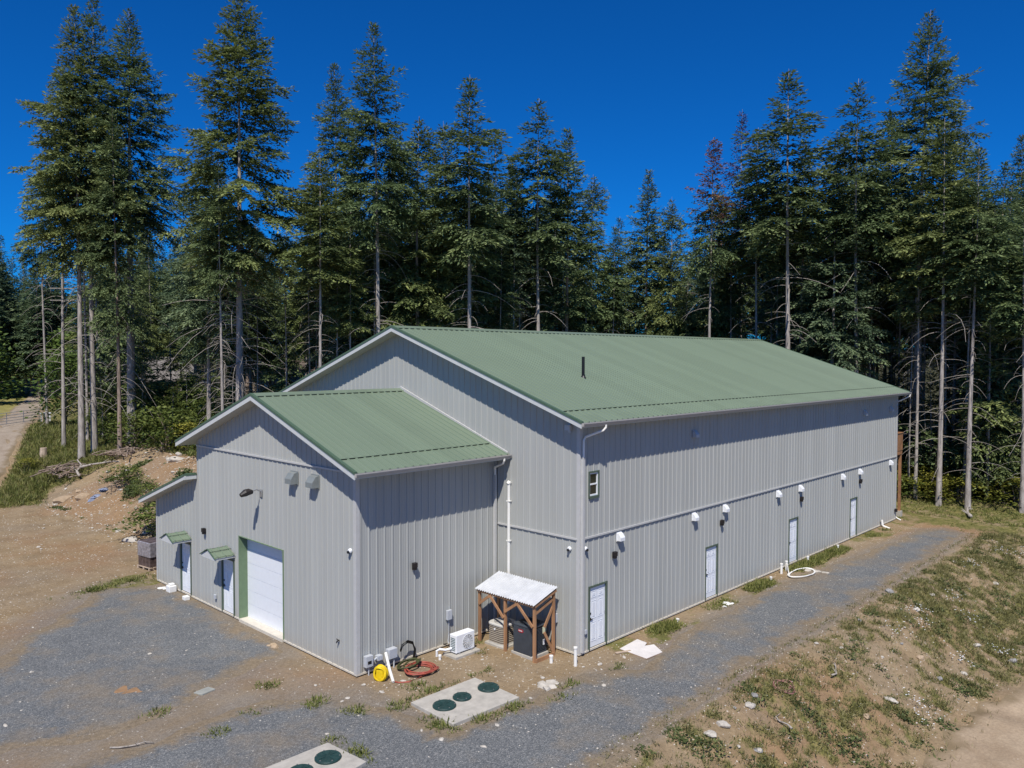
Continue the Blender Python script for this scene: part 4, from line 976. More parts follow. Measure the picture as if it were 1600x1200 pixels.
m = MB(); m.tube([(x0+.02, yb2-.02, .2), (x0-.05, yb2+.25, .22), (-2.46, Ya-.13, .05)], .016, 6); m.build('power_cable', M['black'], HP)

# septic slabs and lids ------------------------------------------------
def slab(name, P, z1, label):
    m = MB(); m.prism(P, 'z', -.35, z1); o = m.build(name, M['concrete'], bevel=.015); return tag(o, label, 'slab')
slab('concrete_slab', [(-6.14, -.72), (-3.72, -.84), (-3.66, 1.06), (-6.08, 1.11)], .0, 'concrete tank slab carrying three green lids in front of the wing')
slab('concrete_slab', [(-11.5, -1.1), (-8.86, -.66), (-8.98, .8), (-11.6, .82)], .0, 'concrete tank slab cut off by the bottom edge of the photo')
def lid(x, y, r, label):
    o = empty('tank_lid', (x, y, .0), 0, label, 'lid')
    m = MB(); m.tube([(0, 0, 0), (0, 0, .035), (0, 0, .05), (0, 0, .062)], [r, r, r*.97, r*.9], 28); m.build('cover', M['lid'], o)
    m = MB()
    for k in range(6):
        a = k*math.pi/3+.3; m.tube([(r*.88*math.cos(a), r*.88*math.sin(a), .06), (r*.88*math.cos(a), r*.88*math.sin(a), .075)], .018, 8)
    m.build('bolt', M['lid_bolt'], o)
    m = MB()
    for k in range(8):
        a = k*math.pi/4; m.bar((r*.2*math.cos(a), r*.2*math.sin(a), .064), (r*.75*math.cos(a), r*.75*math.sin(a), .064), .02, .012)
    m.build('rib', M['lid'], o)
lid(-5.60, .24, .33, 'large green lid at the near left end of the three-lid slab')
lid(-4.89, .29, .27, 'smallest green lid, middle of the three-lid slab')
lid(-3.92, .21, .32, 'large green lid at the far right end of the three-lid slab')
lid(-9.42, .12, .32, 'green lid fully in view on the slab at the bottom edge')
lid(-10.22, .02, .30, 'green lid half cut off by the bottom edge of the photo')

# hoses -----------------------------------------------------------------
def coil(name, cx, cy, rx, ry, turns, r, mat, label, seed, tail=(), rise=.05, cat='hose'):
    rr = random.Random(seed); pts = []
    N = int(turns*26); ox = oy = 0
    for i in range(N):
        a = 2*math.pi*i/26
        if i % 13 == 0: tx, ty, s = rr.uniform(-.12, .12), rr.uniform(-.1, .1), rr.uniform(.72, 1.1)
        if i == 0: ox, oy, sc = tx, ty, s
        ox += (tx-ox)*.15; oy += (ty-oy)*.15; sc += (s-sc)*.12
        x = cx+ox+rx*sc*math.cos(a); y = cy+oy+ry*sc*math.sin(a)
        pts.append((x, y, gz(x, y)+r+rise*abs(math.sin(a*.5+seed))+.012*(i//26)))
    for x, y, dz in tail: pts.append((x, y, gz(x, y)+r+dz))
    # smooth
    P = [Vector(p) for p in pts]
    for _ in range(2): P = [P[0]]+[(P[i-1]+P[i]*2+P[i+1])/4 for i in range(1, len(P)-1)]+[P[-1]]
    m = MB(); m.tube(P, r, 7); o = m.build(name, M[mat], smooth=True); return tag(o, label, cat)
coil('garden_hose', -4.35, 2.75, .52, .46, 6, .022, 'hose_red', 'loosely coiled red hose on the ground by the wing wall', 3, [(-4.9, 2.2, 0), (-5.25, 2.25, 0), (-5.5, 2.55, 0), (-5.45, 2.8, 0)])
coil('garden_hose', -4.45, 3.2, .36, .27, 5, .024, 'hose_green', 'olive green hose heaped under the red hose against the wall', 8, rise=.16)
m = MB()
for k in range(2):
    m.tube([(-3.98+.04*k, 3.62, -.15), (-3.9+.03*k, 3.62, .25), (-4.0, 3.6, .52-.05*k), (-4.22, 3.58, .62-.05*k), (-4.45, 3.56, .56-.06*k), (-4.53, 3.55, .40-.04*k)], .026, 8)
tag(m.build('conduit_loop', M['black'], smooth=True), 'black cable conduit bent in an arch out of the ground by the wall', 'conduit')
coil('garden_hose', 2.67, -5.75, .38, .25, 4, .018, 'hose_pink', 'faded red hose coil lying on the weedy slope', 5, rise=.02)
m = MB(); pts = []
for i in range(60):
    a = i/60*2*math.pi*2.1; e = 1+.25*math.sin(i*.21); x, y = 14.75+.95*e*math.cos(a+2.2), -.98+.42*e*math.sin(a+2.2); pts.append((x, y, gz(x, y)+.03+.05*abs(math.sin(a))))
pts = [(14.75, -.3, .28)]+pts
m.tube(pts, .024, 7); tag(m.build('drain_hose', M['pvc'], smooth=True), 'white flexible hose looped on the ground by the third door', 'hose')
Y = empty('hose_reel', at(-5.62, 3.12), .5, 'yellow coiled hose bundle leaning by the wing corner', 'hose')
m = MB()
for k in range(7): 
    off = -.09+.03*k; rr = .2+.03*math.sin(k*1.7)
    m.tube([(off+.02*math.sin(3*a+k), rr*math.cos(a)*.85, .21+rr*math.sin(a)) for a in [j*math.pi/14 for j in range(29)]], .03, 7, cap=False)
m.build('hose', M['yellow'], Y, smooth=True)
m = MB(); m.rbox(-.1, .1, -.13, .13, .04, .36, .06, 3); m.build('drum', M['yellow'], Y)
m = MB(); m.tube([(-5.02, 3.66, .42), (-5.3, 3.1, .14), (-5.5, 2.66, gz(-5.5, 2.66)+.05)], .045, 8); tag(m.build('loose_pipe', M['pvc']), 'white plastic pipe leaning against the wall beside the yellow hose', 'pipe')

# white stub pipes -------------------------------------------------------
def stub(x, y, z1, r, label, grp=None, cap=True, rz=0):
    g = gz(x, y); m = MB(); m.tube([(x, y, g-.3), (x, y, z1-.03)], r, 12)
    o = empty('stub_pipe', (0, 0, 0), 0, label, 'pipe', grp); o.location = (0, 0, 0)
    m.build('pipe', M['pvc'], o)
    if cap:
        m = MB(); m.tube([(x, y, z1-.06), (x, y, z1-.005), (x, y, z1)], [r*1.22, r*1.22, r*.9], 12); m.build('cap', M['pvc'], o)
stub(-.69, -.42, .52, .055, 'tall white capped pipe at the near corner of the hall')
stub(-.98, .34, .13, .055, 'short white capped pipe beside the shelter front post')
stub(-3.35, 3.02, .08, .045, 'short white capped pipe between the red hose and the heat pump')
stub(5.08, -.55, .07, .05, 'short white capped pipe between the first and second side doors')
stub(12.62, -.55, .10, .05, 'short white pipe just before the pair of taller pipes')
stub(14.05, -.36, .38, .055, 'left one of the two white pipes at the third side door')
stub(14.7, -.3, .36, .055, 'right one of the two white pipes at the third side door')
stub(16.75, -.42, .22, .05, 'white pipe just past the third side door')
stub(20.3, -.45, .16, .05, 'short white pipe between the third and fourth side doors')
m = MB(); m.tube([(27.6, -.12, .3), (27.6, -.16, .0), (27.62, -.22, -.06), (27.5, -.6, -.12)], .06, 10); tag(m.build('drain_elbow', M['pvc']), 'white drain pipe elbowing outwards near the far corner of the hall', 'pipe')

# boards, blocks, scraps ----------------------------------------------------
BP = [(1.32, -1.73), (1.42, -.6), (2.57, -.51), (2.5, -.95), (2.22, -1.05), (2.55, -1.2), (2.16, -1.79)]
Bd = empty('panel_board', at(1.9, -1.1, .03), 0, 'broken white-faced board lying on the ground by the first side door', 'board')
m = MB(); m.prism([(x-1.9, y+1.1) for x, y in BP], 'z', .012, .022); m.build('white_face', M['wet_ply'], Bd)
m = MB(); m.prism([((x-1.9)*1.012, (y+1.1)*1.012) for x, y in BP], 'z', -.01, .0115); m.build('core', M['ply_edge'], Bd)
m = MB(); m.bar(at(1.0, -.75, .04), at(1.55, -.95, .03), .09, .03); tag(m.build('plank', M['wood_pale']), 'short weathered plank in front of the first side door', 'plank')
m = MB(); m.prism([(-9.98, 6.2), (-9.5, 6.3), (-9.42, 5.98), (-9.86, 5.9)], 'z', -.12, gz(-9.7, 6.1)+.05); tag(m.build('flagstone', M['slate'], bevel=.015), 'flat grey-green stone lying on the bare earth before the gravel', 'stone')
def scrap(name, x, y, s, mat, label, cat, seed, flat=.5, grp=None, n=5):
    rr = random.Random(seed); m = MB()
    for k in range(n):
        a, d = rr.uniform(0, 6.3), rr.uniform(0, s*.8); px, py = x+d*math.cos(a), y+d*math.sin(a); q = s*rr.uniform(.25, .5)
        z = gz(px, py)
        vs = []
        for i in range(14):
            ph = rr.uniform(0, 6.28); th = rr.uniform(-.4, 1.2); vs.append((px+q*math.cos(ph)*math.cos(th), py+q*math.sin(ph)*math.cos(th), z+q*flat*math.sin(th)))
        import bmesh
        bm = bmesh.new()
        for v in vs: bm.verts.new(v)
        bmesh.ops.convex_hull(bm, input=bm.verts)
        bm.verts.index_update()
        used = [v for v in bm.verts if v.link_faces]; ix = {v: i for i, v in enumerate(used)}
        m.add([v.co.copy() for v in used], [tuple(ix[v] for v in f.verts) for f in bm.faces]); bm.free()
    return tag(m.build(name, M[mat]), label, cat, grp)
scrap('foam_scrap', 8.25, -.82, .38, 'foam', 'crumpled white foam scraps near the second side door', 'scrap', 2)
scrap('rubble', -2.45, -.86, .42, 'stone', 'heap of pale rubble on the gravel right of the three-lid slab', 'rubble', 4, .6, n=7)
scrap('crumpled_sheet', 15.55, -1.36, .55, 'stone', 'pale crumpled sheet at the drive edge past the third side door', 'sheet', 6, .3)
scrap('loose_rock', -6.42, 8.0, .36, 'stone_tan', 'tan rock at the foot of the overhead door', 'rock', 7, .7, n=3)
scrap('clay_patch', -11.0, 7.35, .85, 'clay', 'patch of orange clay lumps on the front gravel', 'clay', 9, .06, n=9)
m = MB(); x, y = -6.22, 16.62; z = gz(x, y)
m.box(x-.17, x+.13, y-.2, y+.16, z, z+.26); m.box(x-.1, x+.1, y-.1, y+.1, z+.26, z+.34); tag(m.build('foam_block', M['foam'], bevel=.02), 'white foam block beside the left-hand front door', 'block')
m = MB(); x, y = -6.3, 15.06; z = gz(x, y); m.box(x-.11, x+.1, y-.14, y+.12, z, z+.16); tag(m.build('white_block', M['foam'], bevel=.015), 'small white block at the right foot of the left-hand front door', 'block')
scrap('foam_scrap', -6.2, 17.35, .35, 'foam', 'white scraps along the foot of the lean-to wall', 'scrap', 12, .35)

# wrapped pallet behind the lean-to
PL = empty('pallet_load', at(-5.2, 20.9), .15, 'film-wrapped pallet load standing behind the lean-to corner', 'pallet')
m = MB()
for k in range(6): m.box(-.55+k*.19, -.43+k*.19, -.55, .55, .11, .135)
for yy in (-.5, -.04, .42): m.box(-.55, .52, yy, yy+.08, .0, .11)
m.build('pallet', M['wood_pale'], PL)
m = MB(); rr = random.Random(3)
for i in range(5):
    for j in range(4):
        for k in range(6):
            a = -.5+i*.2; b_ = -.5+j*.25; z = .14+k*.19
            m.box(a+.004, a+.19, b_+.004+rr.uniform(0, .02), b_+.24, z, z+.182)
m.build('bundle', M['load'], PL)
m = MB(); m.rbox(-.53, .53, -.53, .53, .6, 1.27, .05, 3, .04); m.build('film_wrap', M['film'], PL)

# gate, stump, pole, far things --------------------------------------------------
G = empty('field_gate', (0, 0, 0), 0, 'pale tubular field gate across the dirt road', 'gate')
ga, gb = Vector(at(-1.6, 65.9)), Vector(at(3.3, 69.0))
m = MB()
for zz in (.25, .5, .75, 1.0, 1.25): m.tube([ga+Vector((0, 0, zz)), gb+Vector((0, 0, zz))], .028, 6)
for tt in (0.02, .33, .66, .98):
    p = ga.lerp(gb, tt); m.tube([p+Vector((0, 0, .2)), p+Vector((0, 0, 1.28))], .03, 6)
m.build('gate_leaf', simple('pale_gate_tube', (.5, .5, .48), .4, .1, metal=.3), G)
m = MB(); p = ga.lerp(gb, 1.05); m.tube([p-Vector((0, 0, .3)), p+Vector((0, 0, 1.5))], .09, 8); m.build('gate_post', M['wood_pale'], G)
m = MB(); p = ga.lerp(gb, -.05); m.tube([p-Vector((0, 0, .3)), p+Vector((0, 0, 1.5))], .09, 8); m.build('gate_post', M['wood_pale'], G)
m = MB(); x, y = 3.95, 69.6; z = gz(x, y); m.box(x-.35, x+.35, y-.3, y+.3, z, z+.75); m.box(x-.4, x+.4, y-.35, y+.35, z+.75, z+.85); tag(m.build('utility_cabinet', M['white'], bevel=.02), 'white utility cabinet beside the gate post', 'cabinet')
S_ = empty('tree_stump', at(-1.18, 51.87), 0, 'pale cut stump in the green bank left of the leaning trunk', 'stump')
m = MB(); m.tube([(0, 0, -.2), (0, 0, .1), (.02, 0, .75)], [.36, .27, .24], 10); m.build('trunk', M['wood_pale'], S_)
UP = empty('utility_pole', (0, 0, 0), 0, 'grey utility pole with crossarms between the trunks at the left', 'pole')
x, y = 17.0, 108.0; z = gz(x, y)
m = MB(); m.tube([(x, y, z-.5), (x, y, z+16.5)], [.19, .12], 8); m.build('shaft', M['pole'], UP)
for dz in (15.9, 14.2): m = MB(); m.bar((x-1.3, y+.9, z+dz), (x+1.3, y-.9, z+dz), .13, .15); m.build('crossarm', M['pole'], UP)

def house(name, px, py, wx, wy, rz, label, roofm, wall_h=3.2, rise=2.6):
    o = empty(name, (px, py, gz(px, py)), rz, label, 'house')
    m = MB(); m.prism([(-wy/2, -.5), (wy/2, -.5), (wy/2, wall_h), (0, wall_h+rise), (-wy/2, wall_h)], 'x', -wx/2, wx/2); m.build('house_wall', M['house_wall'], o)
    m = MB(); e = .6; s = rise/(wy/2)
    m.prism([(-wy/2-e, wall_h-e*s+.05), (0, wall_h+rise+.05), (wy/2+e, wall_h-e*s+.05), (wy/2+e, wall_h-e*s+.25), (0, wall_h+rise+.3), (-wy/2-e, wall_h-e*s+.25)], 'x', -wx/2-e, wx/2+e)
    m.build('house_roof', roofm, o)
    m = MB()
    for sgn in (-1, 1): m.prism([(-wy/2-e, wall_h-e*s-.06), (0, wall_h+rise-.06), (wy/2+e, wall_h-e*s-.06), (wy/2+e, wall_h-e*s+.18), (0, wall_h+rise+.2), (-wy/2-e, wall_h-e*s+.18)], 'x', sgn*(wx/2+e)-.03, sgn*(wx/2+e)+.03)
    m.build('barge_board', M['white'], o)
    for k in range(3):
        m = MB(); x = -wx/2+wx*(k+.5)/3
        m.box(x-.8, x+.8, -wy/2-.05, -wy/2+.02, 1.0, 2.2); f = m.build('house_window', M['white'], o)
        m = MB(); m.box(x-.7, x+.7, -wy/2-.06, -wy/2-.052, 1.1, 2.1); m.build('pane', M['glass'], f)
    for sgn in (-1, 1):
        m = MB(); m.box(sgn*wx/2-.05, sgn*wx/2+.05, -1.0, 1.0, 1.0, 2.2); f = m.build('house_window', M['white'], o)
        m = MB(); m.box(sgn*(wx/2+.056)-.006, sgn*(wx/2+.056)+.006, -.9, .9, 1.1, 2.1); m.build('pane', M['glass'], f)
    return o
hx, hy = 33.5, 78.7; house('house', hx, hy, 13, 9, .35, 'brown-roofed house glimpsed through the trunks above the wing ridge', M['house_roof'], 3.0, 3.6)
hx, hy = 24.6, 99.5; house('house', hx, hy, 12, 8, .1, 'grey-roofed house hidden among the trees at the left', M['house_roof_grey'], 3.2, 2.8)
# picnic table on the lawn edge
hx, hy = 17.6, 72.2; PT = empty('picnic_table', at(hx, hy), .6, 'weathered picnic table in the shade at the edge of the lawn', 'table')
m = MB()
for k in range(5): m.box(-.9, .9, -.38+k*.155, -.24+k*.155, .74, .78)
m.build('tabletop', M['wood_pale'], PT)
for s in (-1, 1): m = MB(); m.box(-.9, .9, s*.72-.13, s*.72+.13, .43, .47); m.build('bench', M['wood_pale'], PT)
for s in (-1, 1):
    m = MB(); m.bar((s*.65, -.75, 0), (s*.65, -.2, .74), .05, .1); m.bar((s*.65, .75, 0), (s*.65, .2, .74), .05, .1); m.bar((s*.65, -.8, .4), (s*.65, .8, .4), .05, .1); m.build('trestle', M['wood_pale'], PT)
# ------------------------------------------------------------------ vegetation
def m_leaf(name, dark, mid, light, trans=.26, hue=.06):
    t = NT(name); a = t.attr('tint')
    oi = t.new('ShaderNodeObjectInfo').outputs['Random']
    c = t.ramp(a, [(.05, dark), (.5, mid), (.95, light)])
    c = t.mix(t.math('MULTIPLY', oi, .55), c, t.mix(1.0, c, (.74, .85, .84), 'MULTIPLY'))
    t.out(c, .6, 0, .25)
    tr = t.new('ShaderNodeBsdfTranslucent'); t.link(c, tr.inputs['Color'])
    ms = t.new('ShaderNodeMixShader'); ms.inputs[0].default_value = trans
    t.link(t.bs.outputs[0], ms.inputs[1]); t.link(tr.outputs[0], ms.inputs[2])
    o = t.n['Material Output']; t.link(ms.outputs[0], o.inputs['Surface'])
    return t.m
def m_bark(name, c, scale=5):
    t = NT(name); p = t.objpos()
    n = t.noise(p, scale, 6, .7, (1, 1, .25)); f = t.noise(p, 1.2, 3)
    col = t.ramp(n, [(.3, tuple(x*.3 for x in c)), (.5, tuple(x*.9 for x in c)), (.72, tuple(min(1, x*1.5) for x in c))])
    col = t.mix(t.math('MULTIPLY', f, .55), col, (c[0]*.7, c[1]*.62, c[2]*.52))
    t.bump(n, .8, .05)
    return t.out(col, .95, 0, .1)
LEAF = {
 'fir': m_leaf('fir_needles', (.036, .058, .026), (.140, .188, .076), (.31, .36, .145)),
 'fir2': m_leaf('yellowish_fir_needles', (.044, .062, .024), (.175, .212, .072), (.37, .395, .135)),
 'blue': m_leaf('bluish_fir_needles', (.034, .058, .034), (.122, .175, .092), (.27, .325, .165)),
 'rust': m_leaf('rusty_needles', (.08, .04, .016), (.25, .115, .045), (.36, .19, .09)),
 'dead': m_leaf('dead_twigs', (.06, .035, .036), (.14, .075, .08), (.22, .13, .13), .1),
 'broad': m_leaf('broad_leaves', (.03, .05, .012), (.095, .15, .033), (.19, .27, .065), .35),
 'shrub': m_leaf('shrub_leaves', (.034, .054, .013), (.115, .15, .034), (.24, .27, .07), .3),
 'salal': m_leaf('yellowgreen_leaves', (.06, .068, .012), (.20, .205, .034), (.38, .34, .06), .3),
 'grass': m_leaf('grass_blades', (.075, .088, .022), (.185, .205, .05), (.36, .325, .125), .3),
 'drygrass': m_leaf('dry_grass_blades', (.09, .085, .028), (.20, .185, .065), (.36, .31, .15), .3),
 'weed': m_leaf('weed_leaves', (.04, .055, .02), (.10, .125, .043), (.19, .21, .08), .25),
}
BARK = m_bark('grey_fir_bark', (.42, .385, .36)); BARK2 = m_bark('brown_fir_bark', (.34, .27, .225)); DEADW = m_bark('dead_limb', (.42, .385, .35), 9)

def tube_np(P, r, n):
    """P (k,3) r (k,) -> verts, quads"""
    P = np.asarray(P, float); k = len(P)
    d = np.gradient(P, axis=0); d /= np.linalg.norm(d, axis=1, keepdims=True)+1e-9
    ref = np.where(np.abs(d[:, 2:3]) > .8, np.array([[1., 0, 0]]), np.array([[0, 0, 1.]]))
    a = np.cross(d, ref); a /= np.linalg.norm(a, axis=1, keepdims=True)+1e-9; b = np.cross(d, a)
    t = np.arange(n)*2*np.pi/n
    V = P[:, None, :]+(a[:, None, :]*np.cos(t)[None, :, None]+b[:, None, :]*np.sin(t)[None, :, None])*np.asarray(r)[:, None, None]
    I = np.arange(k*n).reshape(k, n); J = np.roll(I, -1, 1)
    F = np.stack([I[:-1].ravel(), I[1:].ravel(), J[1:].ravel(), J[:-1].ravel()], 1)
    return V.reshape(-1, 3), F

def kites(B, D, Wd, L_, w, tint, rng):
    """kite-shaped leaf faces: base B, direction D, side Wd, length, width -> V, F, tint"""
    n = len(B); L_ = L_[:, None]; w = w[:, None]
    up = np.cross(D, Wd)
    m = B+D*L_*.45+up*L_*.06
    V = np.stack([B, m+Wd*w*.5, B+D*L_, m-Wd*w*.5], 1).reshape(-1, 3)
    F = np.arange(4*n).reshape(n, 4)
    return V, F, np.repeat(tint, 4)

def conifer(name, H, cb, R, seed, leaf='fir', r0=None, gap=.12, dens=1.0, dead=40, droop=1.0, bark=None, lean=0.0, thin=1.0, deadlen=1.0, profile=.8, fine=1.0, thick=1.0):
    rng = np.random.default_rng(seed)
    root = empty(name)
    r0 = r0 or H*.0074
    zs = np.linspace(-.6, H, 16); ph = rng.uniform(0, 6.28, 2); amp = .012*H*rng.uniform(.3, 1)
    cxf = lambda z: amp*np.sin(z/H*3.0+ph[0])*(z/H)+lean*H*np.clip(z/H, 0, 1)**1.3
    cyf = lambda z: amp*np.sin(z/H*2.6+ph[1])*(z/H)
    rad_ = lambda z: r0*np.clip(1-z/H, 0, 1)**1.15+.010+.25*r0*np.exp(-np.clip(z, 0, None)/.8)
    V, F = tube_np(np.stack([cxf(zs), cyf(zs), zs], 1), rad_(zs), 9)
    VV = [V]; FF = [F]; MI = [np.zeros(len(F), int)]; off = len(V)
    zb = cb*H
    # dead limbs under the crown
    for _ in range(int(dead)):
        z = rng.uniform(.10*H, zb+.12*(H-zb)); a = rng.uniform(0, 6.283); l = rng.uniform(.4, 2.2)*deadlen*(1 if rng.random() < .75 else 1.5)
        s = np.linspace(0, 1, 6); sl = rng.uniform(-.05, .35); dr = rng.uniform(.25, 1.0)*droop
        rr = s*l; zz = z+l*(sl*s-dr*.75*s**2.2)
        bend = rng.uniform(-.25, .25)*s**2
        P = np.stack([cxf(z)+rr*np.cos(a+bend), cyf(z)+rr*np.sin(a+bend), zz], 1)
        V, F = tube_np(P, np.linspace(.019, .006, 6)*(.7+.35*l/2), 4)
        VV.append(V); FF.append(F+off); off += len(V); MI.append(np.ones(len(F), int))
    tr = np_mesh('trunk', np.concatenate(VV), np.concatenate(FF), [bark or BARK, DEADW], root, smooth=True, mi=np.concatenate(MI))
    # crown
    KV = []; KF = []; KT = []; ko = 0
    z = zb; CH = H-zb; bulge = [(rng.uniform(0, 6.28), rng.uniform(.1, .95), rng.uniform(.7, 1.35)) for _ in range(9)]
    while z < H-.25:
        t = (z-zb)/CH; nb = max(3, int(round((5.5+rng.uniform(-1, 1))*(1-.12*t)*dens)))
        a0 = rng.uniform(0, 6.28)
        for b in range(nb):
            if rng.random() < gap+.25*max(0, .18-t)/.18: continue
            a = a0+b*6.283/nb+rng.uniform(-.45, .45)
            prof = ((1-t)**profile if t < .55 else (.45**profile)*((1-t)/.45)**.92)*min(1, .50+2.6*t)+.02
            f = rng.uniform(.55, 1.18)
            for ba, bt, bf in bulge:
                if abs(t-bt) < .09 and math.cos(a-ba) > .55: f *= bf
            l = R*prof*f
            if l < .2: l = .2
            el = -.18*droop+(1.02+.18*droop)*t**1.25+rng.uniform(-.16, .16)
            k = max(3, int(l/.17)); s = np.linspace(.08 if t > .5 else .2, 1, k)
            cur = .42*droop*(1-.75*t)
            rr = l*s*np.cos(el*.8); zz = z+l*(s*math.sin(el)-cur*s**1.9*.62+.16*cur*s**4)
            bx = cxf(z)+rr*math.cos(a); by = cyf(z)+rr*math.sin(a)
            P = np.stack([bx, by, zz], 1)
            D = np.gradient(P, axis=0); D /= np.linalg.norm(D, axis=1, keepdims=True)+1e-9
            side = np.array([-math.sin(a), math.cos(a), 0.0])
            # fans of fine shoots left and right of the limb, each shoot a row of small sprigs
            up_ = np.array([0, 0, 1.0]); QB = []; QD = []; QS = []; QL = []
            ns = max(2, int(l/.19)); s_i = np.sort(rng.uniform(.06 if t > .5 else .2, .97, ns))
            Pi = np.stack([np.interp(s_i, s, P[:, c_]) for c_ in range(3)], 1); Di = np.stack([np.interp(s_i, s, D[:, c_]) for c_ in range(3)], 1)
            for sg in (-1, 1):
                sl_ = np.clip((.14+.40*min(l, 2.6)*np.sin(np.pi*np.clip(s_i*.86+.12, 0, 1))*(1-.35*s_i))*rng.uniform(.55, 1.25, ns), .12, 1.15)
                ang = rng.uniform(.55, 1.05, ns)[:, None]
                dd = Di*np.cos(ang)+side*sg*np.sin(ang)+np.stack([rng.normal(0, .1, ns), rng.normal(0, .1, ns), rng.normal(-.14*droop, .14, ns)], 1)
                dd /= np.linalg.norm(dd, axis=1, keepdims=True)
                for q in range(ns):
                    m_ = max(2, int(sl_[q]/.095)); tt_ = np.linspace(.0, 1, m_)
                    B_ = Pi[q]+dd[q]*(sl_[q]*tt_)[:, None]; B_[:, 2] -= .22*droop*sl_[q]*tt_**2
                    lat = np.cross(dd[q], up_); lat /= np.linalg.norm(lat)+1e-9
                    al = np.where(np.arange(m_) % 2 == 0, 1, -1)*rng.uniform(.35, .8, m_)
                    al[-1] *= .2
                    QB.append(B_); QD.append(dd[q]*np.cos(al)[:, None]+lat*np.sin(al)[:, None]); QS.append(np.full(m_, s_i[q])*.6+.4*tt_); QL.append(np.full(m_, .19)+.06*min(1, l/2))
            QB.append(P); QD.append(D); QS.append(s); QL.append(np.full(len(P), .2))
            mm = max(2, len(P)//2); QB.append(P[-mm:]); QD.append(D[-mm:]*.6+up_*.5); QS.append(s[-mm:]); QL.append(np.full(mm, .16))
            Q = np.concatenate(QB); dd = np.concatenate(QD); ss = np.concatenate(QS); tl = np.concatenate(QL)*thin*fine
            if thick < 1:
                keep = rng.random(len(Q)) < thick; Q, dd, ss, tl = Q[keep], dd[keep], ss[keep], tl[keep]
            n_ = len(Q); dd = dd+rng.normal(0, .2, (n_, 3)); dd[:, 2] -= .08*droop
            dd /= np.linalg.norm(dd, axis=1, keepdims=True)
            wv = np.cross(dd, up_+rng.normal(0, .42, (n_, 3))); wv /= np.linalg.norm(wv, axis=1, keepdims=True)+1e-9
            Q = Q+rng.normal(0, .02, (n_, 3)); tl = tl*rng.uniform(.7, 1.4, n_)
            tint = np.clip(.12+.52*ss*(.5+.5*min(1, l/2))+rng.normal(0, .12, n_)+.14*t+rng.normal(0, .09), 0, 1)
            v, f_, tt = kites(Q, dd, wv, tl, tl*rng.uniform(.32, .48, n_), tint, rng)
            KV.append(v); KF.append(f_+ko); KT.append(tt); ko += len(v)
        z += rng.uniform(.28, .52)*(1 if t < .8 else .7)
    # leader
    lf = LEAF[leaf] if isinstance(leaf, str) else leaf
    V = np.concatenate(KV); T = np.concatenate(KT)
    if isinstance(leaf, tuple):           # (lower, upper): dying top
        mats = [LEAF[leaf[0]], LEAF[leaf[1]]]; F = np.concatenate(KF); zc = V[F[:, 0], 2]+rng.normal(0, 1.0, len(F))
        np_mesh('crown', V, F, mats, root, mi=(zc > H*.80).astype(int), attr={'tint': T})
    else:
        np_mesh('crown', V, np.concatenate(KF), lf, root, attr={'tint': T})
    return root

PROTO_ARGS = {
 'big':   dict(H=29, cb=.40, R=4.6, seed=1, leaf='fir2', dead=95, gap=.16, r0=.28, deadlen=1.5, profile=.62),
 'tall0': dict(H=30, cb=.53, R=3.5, seed=2, leaf='fir', dead=70, gap=.16, deadlen=1.1),
 'tall1': dict(H=33, cb=.47, R=4.6, seed=3, leaf='fir', dead=80, r0=.36, gap=.14, deadlen=1.3, profile=.72),
 'tall2': dict(H=31, cb=.44, R=3.7, seed=4, leaf='fir2', dead=45, gap=.14, profile=.65),
 'slim0': dict(H=25, cb=.60, R=2.3, seed=5, leaf='fir2', dead=40, r0=.135, lean=.012, gap=.2),
 'slim1': dict(H=24, cb=.57, R=2.0, seed=6, leaf='blue', dead=40, r0=.125, gap=.22),
 'slim2': dict(H=26, cb=.60, R=2.3, seed=7, leaf='fir', dead=50, r0=.15, lean=-.01, gap=.18),
 'slim3': dict(H=27, cb=.60, R=2.5, seed=8, leaf='fir', dead=55, r0=.16, gap=.14),
 'mid0':  dict(H=24, cb=.38, R=3.0, seed=9, leaf='fir', dead=30, r0=.20, gap=.14, bark='b2'),
 'mid1':  dict(H=22, cb=.33, R=3.1, seed=10, leaf='blue', dead=30, r0=.19, gap=.12),
 'mid2':  dict(H=23, cb=.36, R=2.9, seed=11, leaf='fir2', dead=30, r0=.19, gap=.16, droop=1.3),
 'young0': dict(H=10, cb=.14, R=1.9, seed=12, leaf='fir2', dead=8, r0=.09, gap=.2),
 'young1': dict(H=9, cb=.10, R=1.9, seed=13, leaf='fir', dead=6, r0=.09, gap=.1),
 'young2': dict(H=11, cb=.2, R=1.7, seed=14, leaf='shrub', dead=10, r0=.08, gap=.2, droop=1.4),
 'rusty': dict(H=26, cb=.62, R=2.3, seed=15, leaf=('fir', 'rust'), dead=25, r0=.17, gap=.2),
 'dead':  dict(H=28, cb=.50, R=2.3, seed=16, leaf='dead', dead=40, r0=.15, gap=.25, thin=.8),
 'pole':  dict(H=13, cb=.85, R=.7, seed=17, leaf='fir', dead=45, r0=.075, gap=.3, deadlen=.7),
}
PROTO = {}
